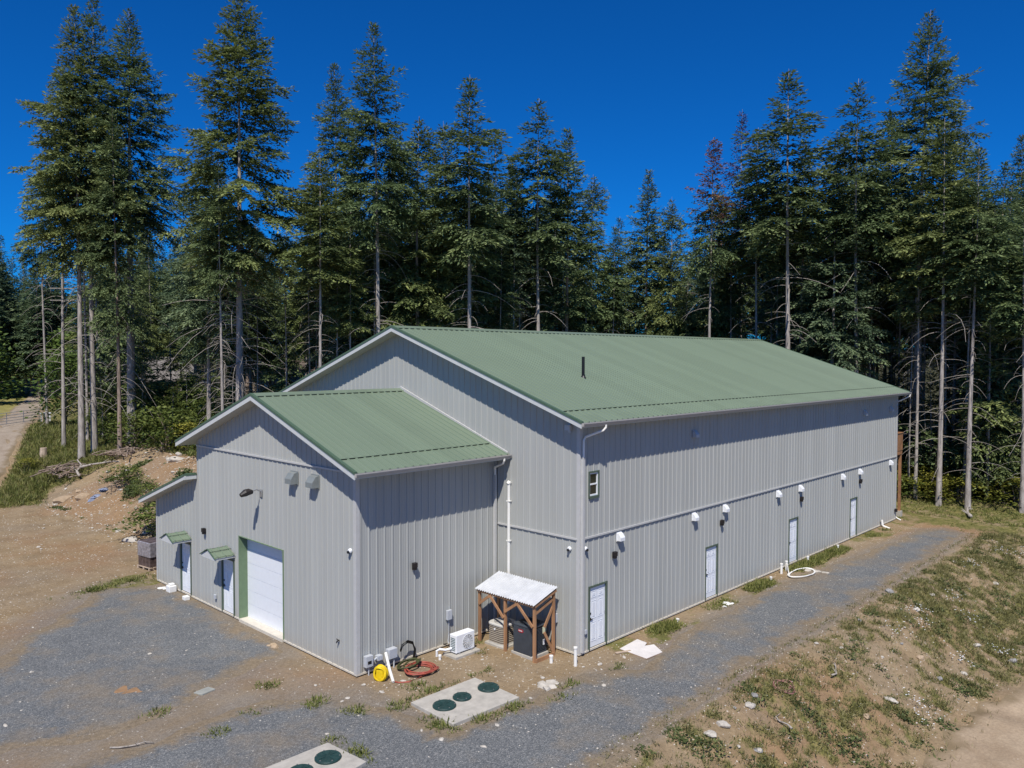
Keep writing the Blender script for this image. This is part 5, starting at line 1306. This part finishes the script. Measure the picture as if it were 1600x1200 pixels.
def plant(kind, x, y, H, wf, label, group, rz):
    a = PROTO_ARGS[kind]
    if kind not in PROTO:
        b = dict(a); b['R'] *= 1.2; b['droop'] = b.get('droop', 1.0)*1.25; b['dead'] *= 1.15; b['fine'] = 1.02; b.setdefault('profile', .68)
        if b.get('bark') == 'b2': b['bark'] = BARK2
        o = conifer('conifer', **b); PROTO[kind] = o
    else:
        o = copy_tree(PROTO[kind])
        if 'group' in o: del o['group']
    k = H/a['H']; wk = wf*(.55+.45*k)
    if label.startswith('tallest conifer at the right'): wk = 1.0
    o.location = (x, y, gz(x, y)); o.rotation_euler = (0, 0, rz); o.scale = (wk, wk, k)
    o['label'] = label; o['category'] = 'tree'
    if group: o['group'] = group
    return o
RT = random.Random(77)
for x, y, H, kind, wf, lab in FEATURED: plant(kind, x, y, H, wf, lab, None, RT.uniform(0, 6.28) if kind not in ('slim0', 'slim2') else RT.uniform(-.6, .6))
for x, y, H, kind, wf in FILL: plant(kind, x, y, H, wf, 'conifer standing deep in the forest, mostly covered by nearer trees', 'conifers deep in the forest', RT.uniform(0, 6.28))
for x, y, H, kind, wf in YOUNG:
    if kind == 'pole': plant(kind, x, y, H, wf, 'thin bare pale trunk with few boughs in the forest behind the hall', 'thin bare trunks in the forest', RT.uniform(0, 6.28))
    else: plant(kind, x, y, H, wf, 'low young conifer growing under the tall trees behind the hall', 'young conifers under the tall trees', RT.uniform(0, 6.28))
def far_forest():
    VT = {k: [] for k in ('cv', 'cf', 'ct', 'tv', 'tf')}; co_ = to_ = 0; pr = []
    for sd_ in (1, 2, 3, 4):
        o = conifer('far_tree', 24, .18, 3.4, 60+sd_, leaf=('fir', 'blue', 'fir2', 'fir')[sd_-1] if False else 'fir', dead=4, fine=1.9, thick=.3, profile=.7)
        d = {}
        for ch in o.children:
            n = len(ch.data.vertices); V = np.zeros(n*3, np.float32); ch.data.vertices.foreach_get('co', V); F = np.array([p.vertices[:] for p in ch.data.polygons])
            T = np.zeros(n, np.float32)
            if 'tint' in ch.data.attributes: ch.data.attributes['tint'].data.foreach_get('value', T)
            d['crown' if ch.name.startswith('crown') else 'trunk'] = (V.reshape(-1, 3), F, T); m_ = ch.data
            bpy.data.objects.remove(ch); bpy.data.meshes.remove(m_)
        bpy.data.objects.remove(o); pr.append(d)
    for q, (x, y, H, kind, wf) in enumerate(FAR):
        d = pr[q % 4]; a = RT.uniform(0, 6.28); c_, s_ = math.cos(a), math.sin(a); k = H/24; w_ = wf*(.55+.45*k); sh = RT.uniform(-.12, .1)
        for nm, v_, f_ in (('crown', 'cv', 'cf'), ('trunk', 'tv', 'tf')):
            V, F, T = d[nm]; P = np.stack([(V[:, 0]*c_-V[:, 1]*s_)*w_+x, (V[:, 0]*s_+V[:, 1]*c_)*w_+y, V[:, 2]*k+gz(x, y)], 1)
            VT[v_].append(P)
            if nm == 'crown': VT['cf'].append(F+co_); co_ += len(P); VT['ct'].append(np.clip(T+sh, 0, 1))
            else: VT['tf'].append(F+to_); to_ += len(P)
    V = np.concatenate(VT['cv']+VT['tv']); F = np.concatenate(VT['cf']+[f+co_ for f in VT['tf']]); nc = sum(len(f) for f in VT['cf'])
    mi = np.zeros(len(F), int); mi[nc:] = 1
    o = np_mesh('far_forest', V, F, [LEAF['blue'], BARK2], mi=mi, attr={'tint': np.concatenate(VT['ct']+[np.full(to_, .5)])})
    tag(o, 'far wood of conifers on the rise beyond the dirt road', 'forest', kind='stuff')
far_forest()
for x, y, H, kind, wf in BELT: plant(kind, x, y, H, wf, 'dark shaded conifer around the houses at the left', 'shaded conifers around the houses', RT.uniform(0, 6.28))

# broadleaf trees and shrubs -------------------------------------------------
def leafy(name, H, R, seed, leaf, n, size, stems=4, base=.15, parts=True, flat=1.0, trunk=None):
    """broadleaf crown of leaf clumps on forking limbs"""
    rng = np.random.default_rng(seed); KV = []; KF = []; KT = []; ko = 0; VV = []; FF = []; off = 0
    nc = max(8, int(n/26)); tips = []
    for i in range(nc):
        a = rng.uniform(0, 6.28); t = rng.uniform(base, 1)**.8; r = R*math.sqrt(rng.uniform(.05, 1))*(1-.72*max(0, t-.45)/.55)
        tips.append((r*math.cos(a), r*math.sin(a), H*t*flat))
    for i, tp in enumerate(tips):
        if i % 3 == 0:
            s = np.linspace(0, 1, 5); st = (rng.uniform(-.15, .15)*R, rng.uniform(-.15, .15)*R) if not trunk else (0, 0)
            hz = 0 if not trunk else H*.25*rng.uniform(.4, 1.6)
            P = np.stack([st[0]+(tp[0]-st[0])*s**1.4, st[1]+(tp[1]-st[1])*s**1.4, hz+(tp[2]-hz)*s**.8], 1)
            v, f = tube_np(P, np.linspace(H*.010, .006, 5), 5); VV.append(v); FF.append(f+off); off += len(v)
        m_ = 26
        c = np.array(tp)+rng.normal(0, 1, (m_, 3))*np.array([R*.2, R*.2, H*.055])
        c[:, 2] = np.maximum(c[:, 2], .05)
        d = rng.normal(0, 1, (m_, 3)); d[:, 2] = np.abs(d[:, 2])*.4-.25; d /= np.linalg.norm(d, axis=1, keepdims=True)
        w = np.cross(d, np.array([0, 0, 1.])+rng.normal(0, .5, (m_, 3))); w /= np.linalg.norm(w, axis=1, keepdims=True)
        l = size*rng.uniform(.6, 1.3, m_); tint = np.clip(.25+.45*(c[:, 2]/H)+rng.normal(0, .16, m_)+rng.normal(0, .1), 0, 1)
        v, f, tt = kites(c, d, w, l, l*.62, tint, rng); KV.append(v); KF.append(f+ko); KT.append(tt); ko += len(v)
    if trunk:
        s = np.linspace(-.4, H*.8, 8); v, f = tube_np(np.stack([.1*np.sin(s), .08*np.cos(s), s], 1), np.linspace(trunk, .03, 8), 8); VV.append(v); FF.append(f+off); off += len(v)
    if parts:
        o = empty(name)
        np_mesh('trunk' if trunk else 'stem', np.concatenate(VV), np.concatenate(FF), BARK2, o, smooth=True)
        np_mesh('crown' if trunk else 'foliage', np.concatenate(KV), np.concatenate(KF), LEAF[leaf], o, attr={'tint': np.concatenate(KT)})
        return o
    a = np.concatenate(KV); b = np.concatenate(VV)
    return np_mesh(name, np.concatenate([a, b]), np.concatenate([np.concatenate(KF), np.concatenate(FF)+len(a)]), [LEAF[leaf], BARK2],
                   mi=[0]*sum(len(k) for k in KF)+[1]*sum(len(k) for k in FF), attr={'tint': np.concatenate([np.concatenate(KT), np.full(len(b), .5)])})
def setup(o, x, y, s, rz, label, cat, group=None):
    o.location = (x, y, gz(x, y)-.03); o.scale = (s[0], s[0], s[1]) if isinstance(s, tuple) else (s, s, s); o.rotation_euler = (0, 0, rz)
    return tag(o, label, cat, group)
setup(leafy('maple_sapling', 6.5, 2.6, 31, 'broad', 2600, .34, base=.08, trunk=.09), 3.9, 63.5, 1, 0, 'bright green maple sapling beside the gate at the left', 'tree')
setup(leafy('broadleaf_tree', 10, 4.6, 32, 'broad', 3600, .55, base=.06, trunk=.24), 5.6, 104.0, 1, 0, 'bright green broadleaf tree at the left edge beyond the road', 'tree')
setup(leafy('broadleaf_tree', 10, 4.5, 33, 'broad', 2600, .6, base=.08, trunk=.2), 19.5, 112.0, 1, 0, 'lower broadleaf tree behind the utility pole', 'tree')
setup(leafy('broadleaf_tree', 9, 4.5, 35, 'shrub', 2400, .6, base=.05, trunk=.2), 22.0, 150.0, 1, 0, 'dark green rounded tree beside the dirt road far away', 'tree')
SHR = [leafy('shrub', 1.7, 1.35, 40+i, ('shrub', 'salal', 'shrub')[i], (1100, 1000, 1200)[i], (.17, .15, .13)[i], base=.05) for i in range(3)]
used = [False]*3
def shrub(i, x, y, s, label, group=None):
    o = copy_tree(SHR[i]) if used[i] else SHR[i]; used[i] = True
    return setup(o, x, y, s, RT.uniform(0, 6.28), label, 'shrub', group)
shrub(1, -2.7, 50.2, (.8, .55), 'yellow-flecked low bush in the grass by the dirt road')
shrub(0, -.6, 37.3, (1.0, .7), 'lone green bush halfway up the spoil heap')
shrub(2, -1.5, 30.6, (.9, .7), 'green bush on the face of the heap just above the lean-to roof')
shrub(0, -2.7, 26.6, (1.25, .8), 'leafy bush at the foot of the heap beside the lean-to wall')
shrub(2, -1.0, 33.2, (.7, .6), 'small bush on the heap right of the lone green bush')
P_ = []
k = 0
while k < 46:                                            # bramble edge of the wood at the left
    x, y = RT.uniform(2.5, 15), RT.uniform(36, 60)
    if y < 37+.25*max(0, x-2) or y > 55+x*.3 or any(math.hypot(x-a, y-b) < 1.25 for a, b in P_): continue
    P_.append((x, y)); k += 1
    s = RT.uniform(.9, 1.7); shrub(RT.choice((0, 0, 2, 1)), x, y, (s, s*RT.uniform(.9, 1.5)), 'leafy shrub in the thicket above the spoil heap left of the hall', 'shrubs of the thicket at the left')
for i_, (x, y, H) in enumerate(((4.2, 46.5, 7), (5.6, 49.5, 9), (7.0, 45.0, 6.5), (8.3, 51.0, 10), (3.0, 51.5, 5.5), (9.6, 47.5, 7.5), (6.4, 54.0, 8.5), (10.8, 43.5, 6), (5.0, 43.0, 4.5))):
    plant(('young2', 'young0')[i_ % 2], x, y, H, 1.1, 'feathery young conifer in the thicket above the spoil heap', 'young conifers in the left thicket', RT.uniform(0, 6.28))
for i_, (x, y, H) in enumerate(((41.0, -6.8, 10), (40.2, .9, 8), (41.5, -4.0, 9), (42.0, -1.6, 10), (42.0, -4.6, 11), (44.5, .6, 12), (46.0, -5.6, 13), (43.2, 3.8, 9), (48.5, -3.0, 14), (50.5, 1.0, 13), (39.6, 5.6, 8), (52.5, -6.5, 12), (45.5, 5.4, 10))):
    plant(('young0', 'young1')[i_ % 2], x, y, H, 1.15, 'bushy young conifer among the trunks at the right forest edge', 'young conifers at the right forest edge', RT.uniform(0, 6.28))
k = 0
while k < 34:                                            # salal at the forest edge on the right
    x, y = RT.uniform(34.5, 44), RT.uniform(-8.5, 4.0)
    if x < 36.2-.22*y or x > 41.2-.3*y or any(math.hypot(x-a, y-b) < .9 for a, b in P_): continue
    P_.append((x, y)); k += 1
    s = RT.uniform(.85, 1.4); shrub(RT.choice((1, 1, 1, 0)), x, y, (s*1.2, s*.72), 'low yellow-green shrub at the forest edge past the far corner of the hall', 'shrubs at the right forest edge')
k = 0
while k < 30:                                            # dark undergrowth behind the hall
    x, y = RT.uniform(2, 42), RT.uniform(22, 34)
    if any(math.hypot(x-a, y-b) < 1.2 for a, b in P_): continue
    P_.append((x, y)); k += 1
    s = RT.uniform(1.0, 1.9); shrub(RT.choice((0, 2)), x, y, (s, s), 'dark shrub under the trees directly behind the hall', 'shrubs behind the hall')

# grass, weeds, flowers, pebbles: nobody could count them ---------------------------
def scatter(name, n, region, accept, blades, size, leaf, seed, upright=.8, width=.1, label=None, cat='grass', spread=.1, flat=False):
    rng = np.random.default_rng(seed); r = random.Random(seed); B = []; S = []
    tries = 0
    while len(B) < n and tries < n*30:
        tries += 1; x, y = r.uniform(region[0], region[1]), r.uniform(region[2], region[3])
        a = accept(x, y)
        if a <= 0 or r.random() > a: continue
        B.append((x, y, gz(x, y))); S.append(.55+.75*a*r.random())
    B = np.array(B); S = np.array(S); m_ = len(B)*blades
    Q = np.repeat(B, blades, 0); s = np.repeat(S, blades); Q[:, :2] += rng.normal(0, spread, (m_, 2))*s[:, None]
    d = rng.normal(0, 1, (m_, 3)); d[:, 2] = np.abs(d[:, 2])*upright+upright*.6; d /= np.linalg.norm(d, axis=1, keepdims=True)
    w = np.cross(d, np.array([0, 0, 1.])+rng.normal(0, .3, (m_, 3))); w /= np.linalg.norm(w, axis=1, keepdims=True)+1e-9
    l = size*s*rng.uniform(.5, 1.3, m_); tint = np.clip(np.repeat(rng.normal(.5, .22, len(B)), blades)+rng.normal(0, .15, m_), 0, 1)
    v, f, tt = kites(Q, d, w, l, l*width+.012, tint, rng)
    o = np_mesh(name, v, f, LEAF[leaf], attr={'tint': tt}); return tag(o, label, cat, kind='stuff')
def a_bank(x, y):
    if y > -4.5: return .3*sm((-y-4.2)/.3) if y > -4.6 else 0
    g = zone_masks(x, y)[0]; return sm((g-.25)/.5)
def a_right(x, y):
    if gravel_sd(x, y) > -.2 or x < 29.5: return 0
    return .25+.6*zone_masks(x, y)[0] if x > 32.5-.3*mnoise.noise(Vector((x*.5, y*.5, 0))) else .35*sm(mnoise.noise(Vector((x*.7, y*.7, 4)))*2)
def a_wall(x, y):
    n_ = mnoise.noise(Vector((x*.55, 0, 6.6))); return sm((n_-.05)/.35)*sm(1-abs(y+.55)/.5)
def a_left(x, y):
    if y < 40 and x < -3.5+1.2*mnoise.noise(Vector((y*.3, 0, 0))): return 0
    if line_d(x, y, ROADC) < 1.9: return 0
    return .9*zone_masks(x, y)[0]
scatter('grass', 15000, (-7, 31, -11.5, -4.3), a_bank, 6, .15, 'drygrass', 1, label='patchy grass over the embankment right of the gravel drive')
scatter('grass', 5200, (29, 47, -10, 9), a_right, 7, .22, 'grass', 2, label='rough grass beyond the end of the gravel drive')
scatter('grass', 5000, (-9, 9, 38, 62), a_left, 5, .42, 'drygrass', 14, label='drier pale grass on the slope below the road gate', width=.06)
scatter('grass', 1500, (.8, 29.5, -1.25, -.12), a_wall, 8, .22, 'grass', 3, label='tufts of grass along the foot of the long wall')
scatter('grass', 11000, (-9, 12, 36, 66), a_left, 6, .5, 'grass', 4, label='long grass on the slope below the road gate', width=.08)
PATCH = [(-6.9, 19.4, 1.2, .5), (-8.3, 19.1, .8, .4), (-6.3, 1.25, .5, .25), (-5.1, 1.35, .6, .2), (-6.3, -.3, .35, .6), (-5.2, -1.0, .5, .18), (-4.3, -1.05, .7, .2), (-8.7, -.1, .2, .6), (-8.8, .95, .3, .15), (-7.4, 1.9, .3, .3), (-8.2, 5.2, .35, .25), (-9.3, 3.9, .3, .2), (-2.0, 2.45, .25, .15), (-1.6, 3.3, .25, .2), (-5.3, 1.9, .3, .2), (-11.3, 5.7, .3, .2), (-3.2, 1.3, .5, .12), (-7.9, 3.1, .35, .2), (.2, -1.5, .3, .15), (-2.0, -1.2, .4, .2), (-10.6, 3.4, .3, .2), (-2.9, -1.6, .3, .2)]
def a_patch(x, y): return max(math.exp(-(((x-a)/c)**2+((y-b)/d)**2)) for a, b, c, d in PATCH)**1.4
scatter('grass', 900, (-13, 1, -2, 21), a_patch, 8, .2, 'grass', 5, label='small grass tufts around the tank slabs and the gravel edges')
scatter('dry_stems', 1600, (-7, 30, -10, -4.5), lambda x, y: .25+.5*a_bank(x, y), 3, .34, 'drygrass', 21, upright=1.6, width=.02, spread=.05, label='thin dry stems standing over the embankment', cat='stems')
def a_weed(x, y): return sm((mnoise.noise(Vector((x*1.1, y*1.1, 12)))-.12)/.3)*sm((-y-4.6)/.5)*(1 if y > -9.4 else 0)
scatter('weeds', 1500, (-7, 29, -9.6, -4.5), a_weed, 12, .095, 'weed', 6, upright=.35, width=.55, spread=.11, label='dark low weeds clumped on the sandy embankment', cat='weeds')
def a_heap(x, y):
    return .8*sm((mnoise.noise(Vector((x*.6, y*.6, 5)))-.25)/.3) if x > -4 else 0
scatter('weeds', 700, (-4, 4, 24, 40), a_heap, 14, .2, 'weed', 7, upright=.5, width=.5, spread=.16, label='weeds scattered over the spoil heap', cat='weeds')
def a_floor(x, y): return zone_masks(x, y)[1]
scatter('undergrowth', 9000, (5, 60, -10, 46), lambda x, y: a_floor(x, y) if (x > 36 or y > 23) else 0, 9, .38, 'shrub', 8, upright=.5, width=.4, spread=.25, label='ferns and low undergrowth on the forest floor', cat='undergrowth')
# daisies
DA_ = [(13.5, -6.3), (12.6, -6.6), (17.2, -6.6), (16.2, -7.4), (10.8, -6.4), (12.0, -8.2), (7.0, -8.2), (6.4, -8.6), (26.5, -6.3), (27.4, -7.0), (14.7, -8.9), (22.4, -6.0)]
r = random.Random(4); m = MB()
for cx_, cy_ in DA_:
    for k in range(22):
        x, y = r.gauss(cx_, .33), r.gauss(cy_, .2); z = gz(x, y)+r.uniform(.14, .3); q = r.uniform(.018, .032)
        m.add([(x+q*math.cos(a), y+q*math.sin(a), z+.004*math.sin(3*a)) for a in [j*math.pi/4 for j in range(8)]], [tuple(range(8))])
tag(m.build('daisies', M['white']), 'clusters of small white daisies on the embankment', 'flowers', kind='stuff')

# stones: the ones large enough to tell apart, then the pebbles
def rock_mesh(name, seed, mat):
    rng = np.random.default_rng(seed)
    import bmesh
    bm = bmesh.new(); bmesh.ops.create_icosphere(bm, subdivisions=2, radius=.5)
    for v in bm.verts:
        p = v.co.copy(); k = 1+.55*mnoise.noise(p*1.7+Vector((seed, 0, 0)))+.2*mnoise.noise(p*4+Vector((0, seed, 0)))
        v.co = Vector((p.x*k*1.15, p.y*k*.85, p.z*k*.6))
    me = bpy.data.meshes.new(name); bm.to_mesh(me); bm.free(); me.materials.append(mat)
    o = bpy.data.objects.new(name, me); COL.objects.link(o); return o
ROCKS = [rock_mesh('stone', 3+i, M[('stone', 'stone_tan', 'stone_grey', 'stone')[i]]) for i in range(4)]
rused = [False]*4
def rock(i, x, y, s, label, group):
    o = ROCKS[i].copy() if rused[i] else ROCKS[i]
    if rused[i]: COL.objects.link(o)
    rused[i] = True
    o.location = (x, y, gz(x, y)+s*.12); k = RT.uniform(.75, 1.2); o.scale = (s*k, s/k, s*RT.uniform(.7, 1.1)); o.rotation_euler = (RT.uniform(-.2, .2), RT.uniform(-.2, .2), RT.uniform(0, 6.28))
    tag(o, label, 'stone', group); return o
def strew(n, x0, x1, y0, y1, smin, smax, ok, label, group, kinds=(0, 1, 3)):
    k = 0; t = 0
    while k < n and t < n*60:
        t += 1; x, y = RT.uniform(x0, x1), RT.uniform(y0, y1)
        if not ok(x, y): continue
        s = smin+(smax-smin)*RT.random()**2.2; rock(RT.choice(kinds), x, y, s, label, group); k += 1
strew(70, -6, 32, -9.3, -4.5, .08, .34, lambda x, y: True, 'stone lying on the sandy embankment right of the drive', 'stones on the embankment', (0, 1, 2, 3))
strew(45, -15, -6.4, 1, 20, .06, .14, lambda x, y: not (-11.7 < x < -8.8 and y < 1.2), 'small pale stone on the yard in front of the wing', 'small stones on the front yard', (0, 3))
strew(40, -7.5, 3, -2.2, 3.4, .06, .15, lambda x, y: not (-6.3 < x < -3.5 and -1 < y < 1.3) and not (x > -1.6 and y > -.1) and not (x > -.2 and y > -.2), 'small pale stone on the bare earth by the wing side wall', 'small stones by the wing side', (0, 3))
strew(55, -4.6, 3.5, 27, 43, .14, .5, lambda x, y: -1.2+.0*y < x+.12*(40-y) < 4 or RT.random() < .35, 'stone on the spoil heap left of the lean-to', 'stones on the spoil heap', (0, 1, 3))
strew(30, -14, -5, 20.5, 40, .07, .22, lambda x, y: x < -4.6, 'stone on the flat brown earth left of the building', 'stones on the left yard', (0, 1, 3))
rock(1, -3.1, 40.6, 1.0, 'largest pale boulder at the left end of the spoil heap', None); rock(1, -2.3, 39.4, .8, 'tan boulder second from the left on the spoil heap', None)
rock(0, 2.1, 35.6, .8, 'pale rock on the top of the spoil heap just left of the wing roof', None); rock(3, -4.0, 26.9, .75, 'pale rock at the foot of the heap beside the leafy bush', None)
rock(2, 41.6, 1.6, .8, 'rounded pale rock in the grass past the far corner of the hall', None); rock(2, 38.6, -3.9, 1.2, 'dark grey boulder among the shrubs at the right forest edge', None)
def pebbles():
    rng = random.Random(9); m = []; F = []
    base = [(1,0,0),(0,1,0),(-1,0,0),(0,-1,0),(0,0,.8),(0,0,-.5)]; fs = [(0,1,4),(1,2,4),(2,3,4),(3,0,4),(1,0,5),(2,1,5),(3,2,5),(0,3,5)]
    T_ = []
    def put(x, y, s):
        z = gz(x, y)+(.02 if gravel_sd(x, y) > .2 else 0); a = rng.uniform(0, 6.28); b = len(m); c_, s_ = math.cos(a), math.sin(a)
        for v in base:
            j = s*rng.uniform(.75, 1.25); m.append((x+(v[0]*c_-v[1]*s_)*j, y+(v[0]*s_+v[1]*c_)*j*.8, z+v[2]*j*.7))
        F.extend([tuple(i+b for i in f) for f in fs])
    for x0, x1, y0, y1, n, sa, sb in ((-15, -6.2, -3, 20, 1700, .01, .032), (-6.2, 4, -5, 3.4, 1500, .012, .035), (-7, 30, -9.4, -3.9, 3000, .012, .04), (4, 29, -4.4, -.2, 1100, .015, .035), (-13, -3, 19, 42, 1500, .015, .05), (-4.5, 4, 24, 42, 1600, .03, .09), (0, 22, -15, -9, 500, .02, .05)):
        for _ in range(n):
            x, y = rng.uniform(x0, x1), rng.uniform(y0, y1)
            if -La-.05 < x < L and y > -.05 and (y > Ya-.05 or x > 0) and y < 18.6: continue
            if gravel_sd(x, y) > .3 and rng.random() < .5: continue
            put(x, y, sa+(sb-sa)*rng.random()**2.5)
    return tag(np_mesh('pebbles', m, F, M['stone']), 'pale pebbles strewn over the yard and the banks', 'pebbles', kind='stuff')
pebbles()

# dead wood ------------------------------------------------------------
def stick(x, y, l, rz, el, r, label, mat=None, name='fallen_branch'):
    rr = random.Random(int(abs(x*100+y*10))); m = MB(); P = []
    for k in range(6):
        t = k/5; P.append((l*(t-.5)*math.cos(el), rr.uniform(-.06, .06)*l, r+.02+l*t*math.sin(el)+rr.uniform(-.02, .02)*l))
    m.tube(P, [r*(1-.6*k/5) for k in range(6)], 7)
    for _ in range(3):
        k = rr.randint(1, 4); p = Vector(P[k]); q = p+Vector((rr.uniform(-.3, .5), rr.choice((-1, 1))*rr.uniform(.2, .5), rr.uniform(.1, .4)))*l*.35
        m.tube([p, q], [r*.4, r*.15], 5)
    o = m.build(name, mat or DEADW, smooth=True); o.location = at(x, y); o.rotation_euler = (0, 0, rz); return tag(o, label, 'branch')
def brush(x, y, s, n, seed, label):
    rr = random.Random(seed); m = MB()
    for _ in range(n):
        a, e = rr.uniform(0, 6.28), rr.uniform(-.1, .5); l = rr.uniform(.6, 1.6)*s; c_ = Vector((rr.gauss(0, .55)*s, rr.gauss(0, .55)*s, rr.uniform(.05, .5)*s)); d = Vector((math.cos(a)*math.cos(e), math.sin(a)*math.cos(e), math.sin(e)*.6))
        m.tube([c_-d*l/2, c_+Vector((0, 0, .08)), c_+d*l/2], [rr.uniform(.02, .06), .035, .012], 5)
    o = m.build('brush_pile', BARK2); o.location = at(x, y); return tag(o, label, 'brush pile')
brush(-1.5, 45.6, 1.5, 60, 1, 'brown brush pile of tangled branches below the stump'); brush(1.5, 43.4, 1.3, 45, 2, 'greyer brush pile of branches right of the bare trunks')
stick(-.9, 44.9, 3.2, 1.2, .3, .09, 'pale broken limb sticking out of the brown brush pile'); stick(.4, 43.0, 3.4, -.35, .1, .08, 'long pale branch lying between the two brush piles')
stick(34.2, -3.0, 2.4, .25, .06, .11, 'pale fallen log in the grass past the end of the drive')
stick(1.2, -6.3, 1.1, .9, .03, .03, 'dark stick on the weedy slope near the faded hose'); stick(5.4, -6.2, 1.2, .3, .05, .03, 'thin pale stick on the slope above the faded hose')
stick(1.3, -9.3, 1.5, -.5, .02, .03, 'pale stick at the foot of the embankment beside the lower road'); stick(-12.4, 4.3, 1.0, -.5, .02, .025, 'pale stick on the gravel left of the bottom tank slab')
scrap('tarp_scrap', -1.95, 38.4, .8, 'bluegrey', 'blue-grey tarp scraps among the rocks on the spoil heap', 'tarp', 5, .35, n=8)
for o in list(ROCKS)+SHR: pass
# ------------------------------------------------------------------ light, sky, camera
w = bpy.data.worlds.new('World'); SC.world = w; w.use_nodes = True
nt = w.node_tree; bg = nt.nodes['Background']
sky = nt.nodes.new('ShaderNodeTexSky'); sky.sky_type = 'NISHITA'; sky.sun_disc = False
sky.sun_elevation = rad(SUN_EL); sky.sun_rotation = rad(90-SUN_AZ)
sky.altitude = 1500; sky.air_density = 1.0; sky.dust_density = .15; sky.ozone_density = 3.0
tint = nt.nodes.new('ShaderNodeMix'); tint.data_type = 'RGBA'; tint.blend_type = 'MULTIPLY'   # a very clear, deep blue summer sky
tint.inputs[0].default_value = 1; tint.inputs[7].default_value = (.035, .565, 1.27, 1)
nt.links.new(sky.outputs[0], tint.inputs[6]); nt.links.new(tint.outputs[2], bg.inputs['Color'])
bg.inputs['Strength'].default_value = .084
sd = bpy.data.lights.new('Sun', 'SUN'); sd.energy = 5.0; sd.angle = rad(.53); sd.color = (1.0, .955, .875)
so = bpy.data.objects.new('Sun', sd); COL.objects.link(so)
d = Vector((math.cos(rad(SUN_EL))*math.cos(rad(SUN_AZ)), math.cos(rad(SUN_EL))*math.sin(rad(SUN_AZ)), math.sin(rad(SUN_EL))))
so.location = d*60; so.rotation_euler = d.to_track_quat('Z', 'Y').to_euler()

cam = bpy.data.cameras.new('Camera'); co = bpy.data.objects.new('Camera', cam); COL.objects.link(co)
cam.sensor_width = 36; cam.sensor_fit = 'HORIZONTAL'; cam.lens = 1230.13/1600*36; cam.clip_start = .1; cam.clip_end = 3000
yaw, pit, rol = .7643, -.0347, .0025
from mathutils import Matrix
fw = Vector((math.cos(pit)*math.cos(yaw), math.cos(pit)*math.sin(yaw), math.sin(pit)))
rt = fw.cross(Vector((0, 0, 1))).normalized(); up = rt.cross(fw)
r2 = rt*math.cos(rol)+up*math.sin(rol); u2 = -rt*math.sin(rol)+up*math.cos(rol)
co.matrix_world = Matrix(((r2.x, u2.x, -fw.x, -19.8144), (r2.y, u2.y, -fw.y, -15.9482), (r2.z, u2.z, -fw.z, 9.6688), (0, 0, 0, 1)))
SC.camera = co
SC.view_settings.view_transform = 'Standard'; SC.view_settings.look = 'None'; SC.view_settings.exposure = 0; SC.view_settings.gamma = 1
SC.render.engine = 'CYCLES'; SC.cycles.max_bounces = 6; SC.cycles.diffuse_bounces = 2; SC.cycles.use_denoising = True
